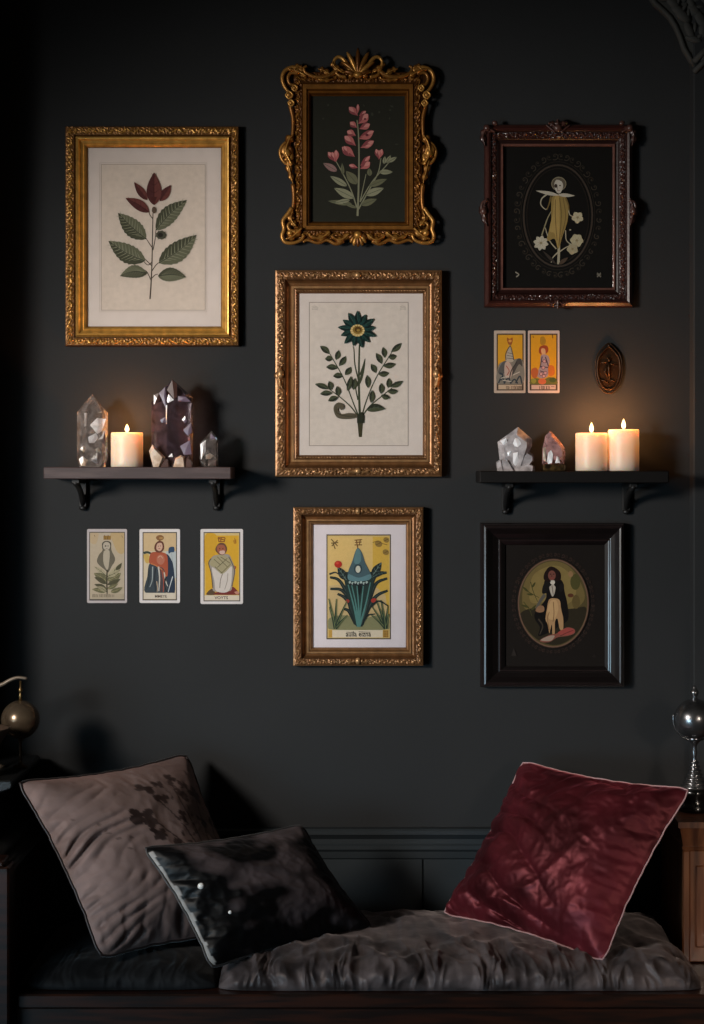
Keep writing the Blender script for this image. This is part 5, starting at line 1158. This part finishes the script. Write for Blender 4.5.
# ------------------------------------------------------------------ globes and bowl
def sphere_prof(r, zc, n=20, z0=-1, z1=1): return [(max(.0008, r * math.cos(t)), zc + r * math.sin(t)) for t in [math.pi * (z0 + (z1 - z0) * k / n) / 2 for k in range(n + 1)]]
dg_ = .20; x = P(20.5, 0, dg_).x; zb = .782; zc = P(0, 719.5, dg_).z; R = 19.3 * K * .95; zf = P(0, 681, dg_).z
rg = thing('globe_ornament', 'bronze glass ball on a thin stand with a curved top arm, left edge', 'ornament', (x, -dg_, zb))
m = MB(); m.lathe(sphere_prof(R, zc - zb), (x, -dg_, zb), 40); m.build('ball', 'globe_bronze', rg)
m = MB(); m.lathe([(.015, 0), (.015, .004), (.006, .007), (.0034, .012), (.003, zc - zb - R - .008), (.005, zc - zb - R - .004), (.006, zc - zb - R + .002)], (x, -dg_, zb), 20); m.build('stand', 'bronze', rg)
m = MB(); top = zc - zb + R; m.lathe([(.004, top - .001), (.0025, top + .006), (.004, top + .009), (.002, top + .013), (.002, top + .016), (.0045, top + .019), (.0045, top + .023), (.002, top + .026), (.002, zf - zb)], (x, -dg_, zb), 14); m.build('finial', 'brass', rg)
m = MB(); c = catmull([(-22, 690), (-8, 687), (2, 684.5), (10, 680), (18, 677.5), (27, 678.5)], 5); m.tube([P(p[0], p[1], dg_) for p in c], [.0052 - .0022 * i / (len(c) - 1) for i in range(len(c))], 8)
c2 = [P(-22, 690, dg_), P(-26, 712, dg_), P(-24, 745, dg_), P(-6, 768, dg_)]; m.tube([P(p[0], p[1], dg_) for p in catmull([(-22, 690), (-27, 712), (-24, 742), (-2, 764)], 5)], .004, 8)
m.lathe([(.016, 0), (.016, .004), (.006, .008)], (P(-3, 0, dg_).x, -dg_, zb), 16); m.build('curved_arm', 'pale_brass', rg)
# flared wooden bowl cut by the frame edge
db = .33; xb = P(-22, 0, db).x; z0 = .782; zt2 = P(0, 728, db).z - z0; rB = P(10, 0, db).x - xb
m = MB(); m.lathe([(rB * .35, 0), (rB * .36, .01), (rB * .3, .02), (rB * .45, zt2 * .35), (rB * .72, zt2 * .7), (rB * .97, zt2 - .004), (rB, zt2), (rB * .93, zt2), (rB * .66, zt2 * .7), (rB * .3, zt2 * .4), (.002, zt2 * .36)], (xb, -db, z0), 40)
tag(m.build('wooden_bowl', 'old_wood'), 'flared brown wooden bowl half out of frame at the left edge', 'bowl')
dg_ = .19; x = P(694.5, 0, dg_).x; zb = zt_ + .0005; zc = P(0, 719, dg_).z; R = 20.3 * K * .9525
rg = thing('globe_ornament', 'silver globe on a ringed black and silver pedestal, right edge', 'ornament', (x, -dg_, zb))
m = MB(); m.lathe(sphere_prof(R, zc - zb), (x, -dg_, zb), 40); m.build('ball', 'silver', rg)
u_ = K * .9525
Zp = lambda py: P(0, py, dg_).z - zb
m = MB(); m.lathe([(16 * u_, 0), (16 * u_, Zp(806)), (14 * u_, Zp(803)), (13 * u_, Zp(797)), (14.5 * u_, Zp(794)), (14.5 * u_, Zp(790)), (13 * u_, Zp(788))], (x, -dg_, zb), 32); m.build('pedestal_base', 'black_gloss', rg)
m = MB(); m.lathe([(13 * u_, Zp(788.5)), (11.5 * u_, Zp(785)), (8 * u_, Zp(779)), (5.6 * u_, Zp(773)), (3.8 * u_, Zp(767)), (2.4 * u_, Zp(761)), (1.8 * u_, Zp(757)), (3.2 * u_, Zp(752)), (2 * u_, Zp(747)), (3 * u_, Zp(744)), (6 * u_, Zp(741)), (8 * u_, Zp(738.5)), (6 * u_, Zp(736))], (x, -dg_, zb), 28)
for a_, b_ in ((12.6, 786.5), (10.6, 782.5), (8.8, 778.5), (7.0, 774.5), (5.5, 770.5), (4.3, 766.5), (3.3, 762.5)):
    m.tube([Vector((x + a_ * u_ * math.cos(t), -dg_ + a_ * u_ * math.sin(t), zb + Zp(b_))) for t in [2 * math.pi * k / 28 for k in range(28)]], 1.35 * u_, 8, closed=True)
m.build('pedestal', 'silver', rg)
m = MB(); m.lathe([(4 * u_, Zp(699.5)), (2 * u_, Zp(697)), (3.6 * u_, Zp(695)), (4.4 * u_, Zp(692)), (3.2 * u_, Zp(690)), (1.8 * u_, Zp(688.5)), (2 * u_, Zp(687)), (.8 * u_, Zp(685.5))], (x, -dg_, zb), 16); m.build('finial', 'silver', rg)
m = MB(); arc = [Vector((x + (R + .003) * math.cos(t), -dg_ - .004, zb + (zc - zb) + (R + .003) * math.sin(t))) for t in [math.radians(165 + 130 * k / 24) for k in range(25)]]
m.tube(arc, .0018, 8); m.build('meridian_arm', 'silver', rg)

# ------------------------------------------------------------------ light, world, camera
def area(name, loc, target, size, energy, col, spread=180):
    l = bpy.data.lights.new(name, 'AREA'); l.shape = 'RECTANGLE'; l.size, l.size_y = size; l.energy = energy; l.color = col; l.spread = math.radians(spread)
    o = bpy.data.objects.new(name, l); COL.objects.link(o); o.location = loc
    o.rotation_euler = (Vector(target) - Vector(loc)).to_track_quat('-Z', 'Y').to_euler(); return o
l = bpy.data.lights.new('window_light', 'SPOT'); l.energy = 400; l.color = (1.0, .92, .84); l.shadow_soft_size = .28; l.spot_size = math.radians(46); l.spot_blend = 1.0
lo = bpy.data.objects.new('window_light', l); COL.objects.link(lo); lo.location = (-2.1, -2.5, 1.75)
lo.rotation_euler = (Vector((.10, -.05, 1.27)) - Vector(lo.location)).to_track_quat('-Z', 'Y').to_euler()
area('room_fill', (-2.3, -3.3, .55), (.15, -.1, .42), (1.4, .8), 6, (.52, .80, 1.0), 62)
area('added_side_fill', (1.5, -3.3, 1.35), (.80, -.25, .52), (.3, .3), .45, (1, .84, .7), 22)  # added warm fill, no actual lamp here; lifts the brown right arm
w = bpy.data.worlds.new('room_ambience'); scene.world = w; w.use_nodes = True
w.node_tree.nodes['Background'].inputs['Color'].default_value = (1, .88, .70, 1); w.node_tree.nodes['Background'].inputs['Strength'].default_value = .02
cam = bpy.data.cameras.new('camera'); co = bpy.data.objects.new('camera', cam); COL.objects.link(co)
co.location = (0, -DC, CZ); co.rotation_euler = (math.radians(90), 0, 0)
cam.sensor_fit = 'VERTICAL'; cam.sensor_height = 36; cam.lens = 36 * (DC / K) / 1024; cam.shift_y = -(512 - HZ) / 1024
cam.clip_start = .05
scene.camera = co
scene.view_settings.view_transform = 'Standard'; scene.view_settings.look = 'None'; scene.view_settings.exposure = 0; scene.view_settings.gamma = 1
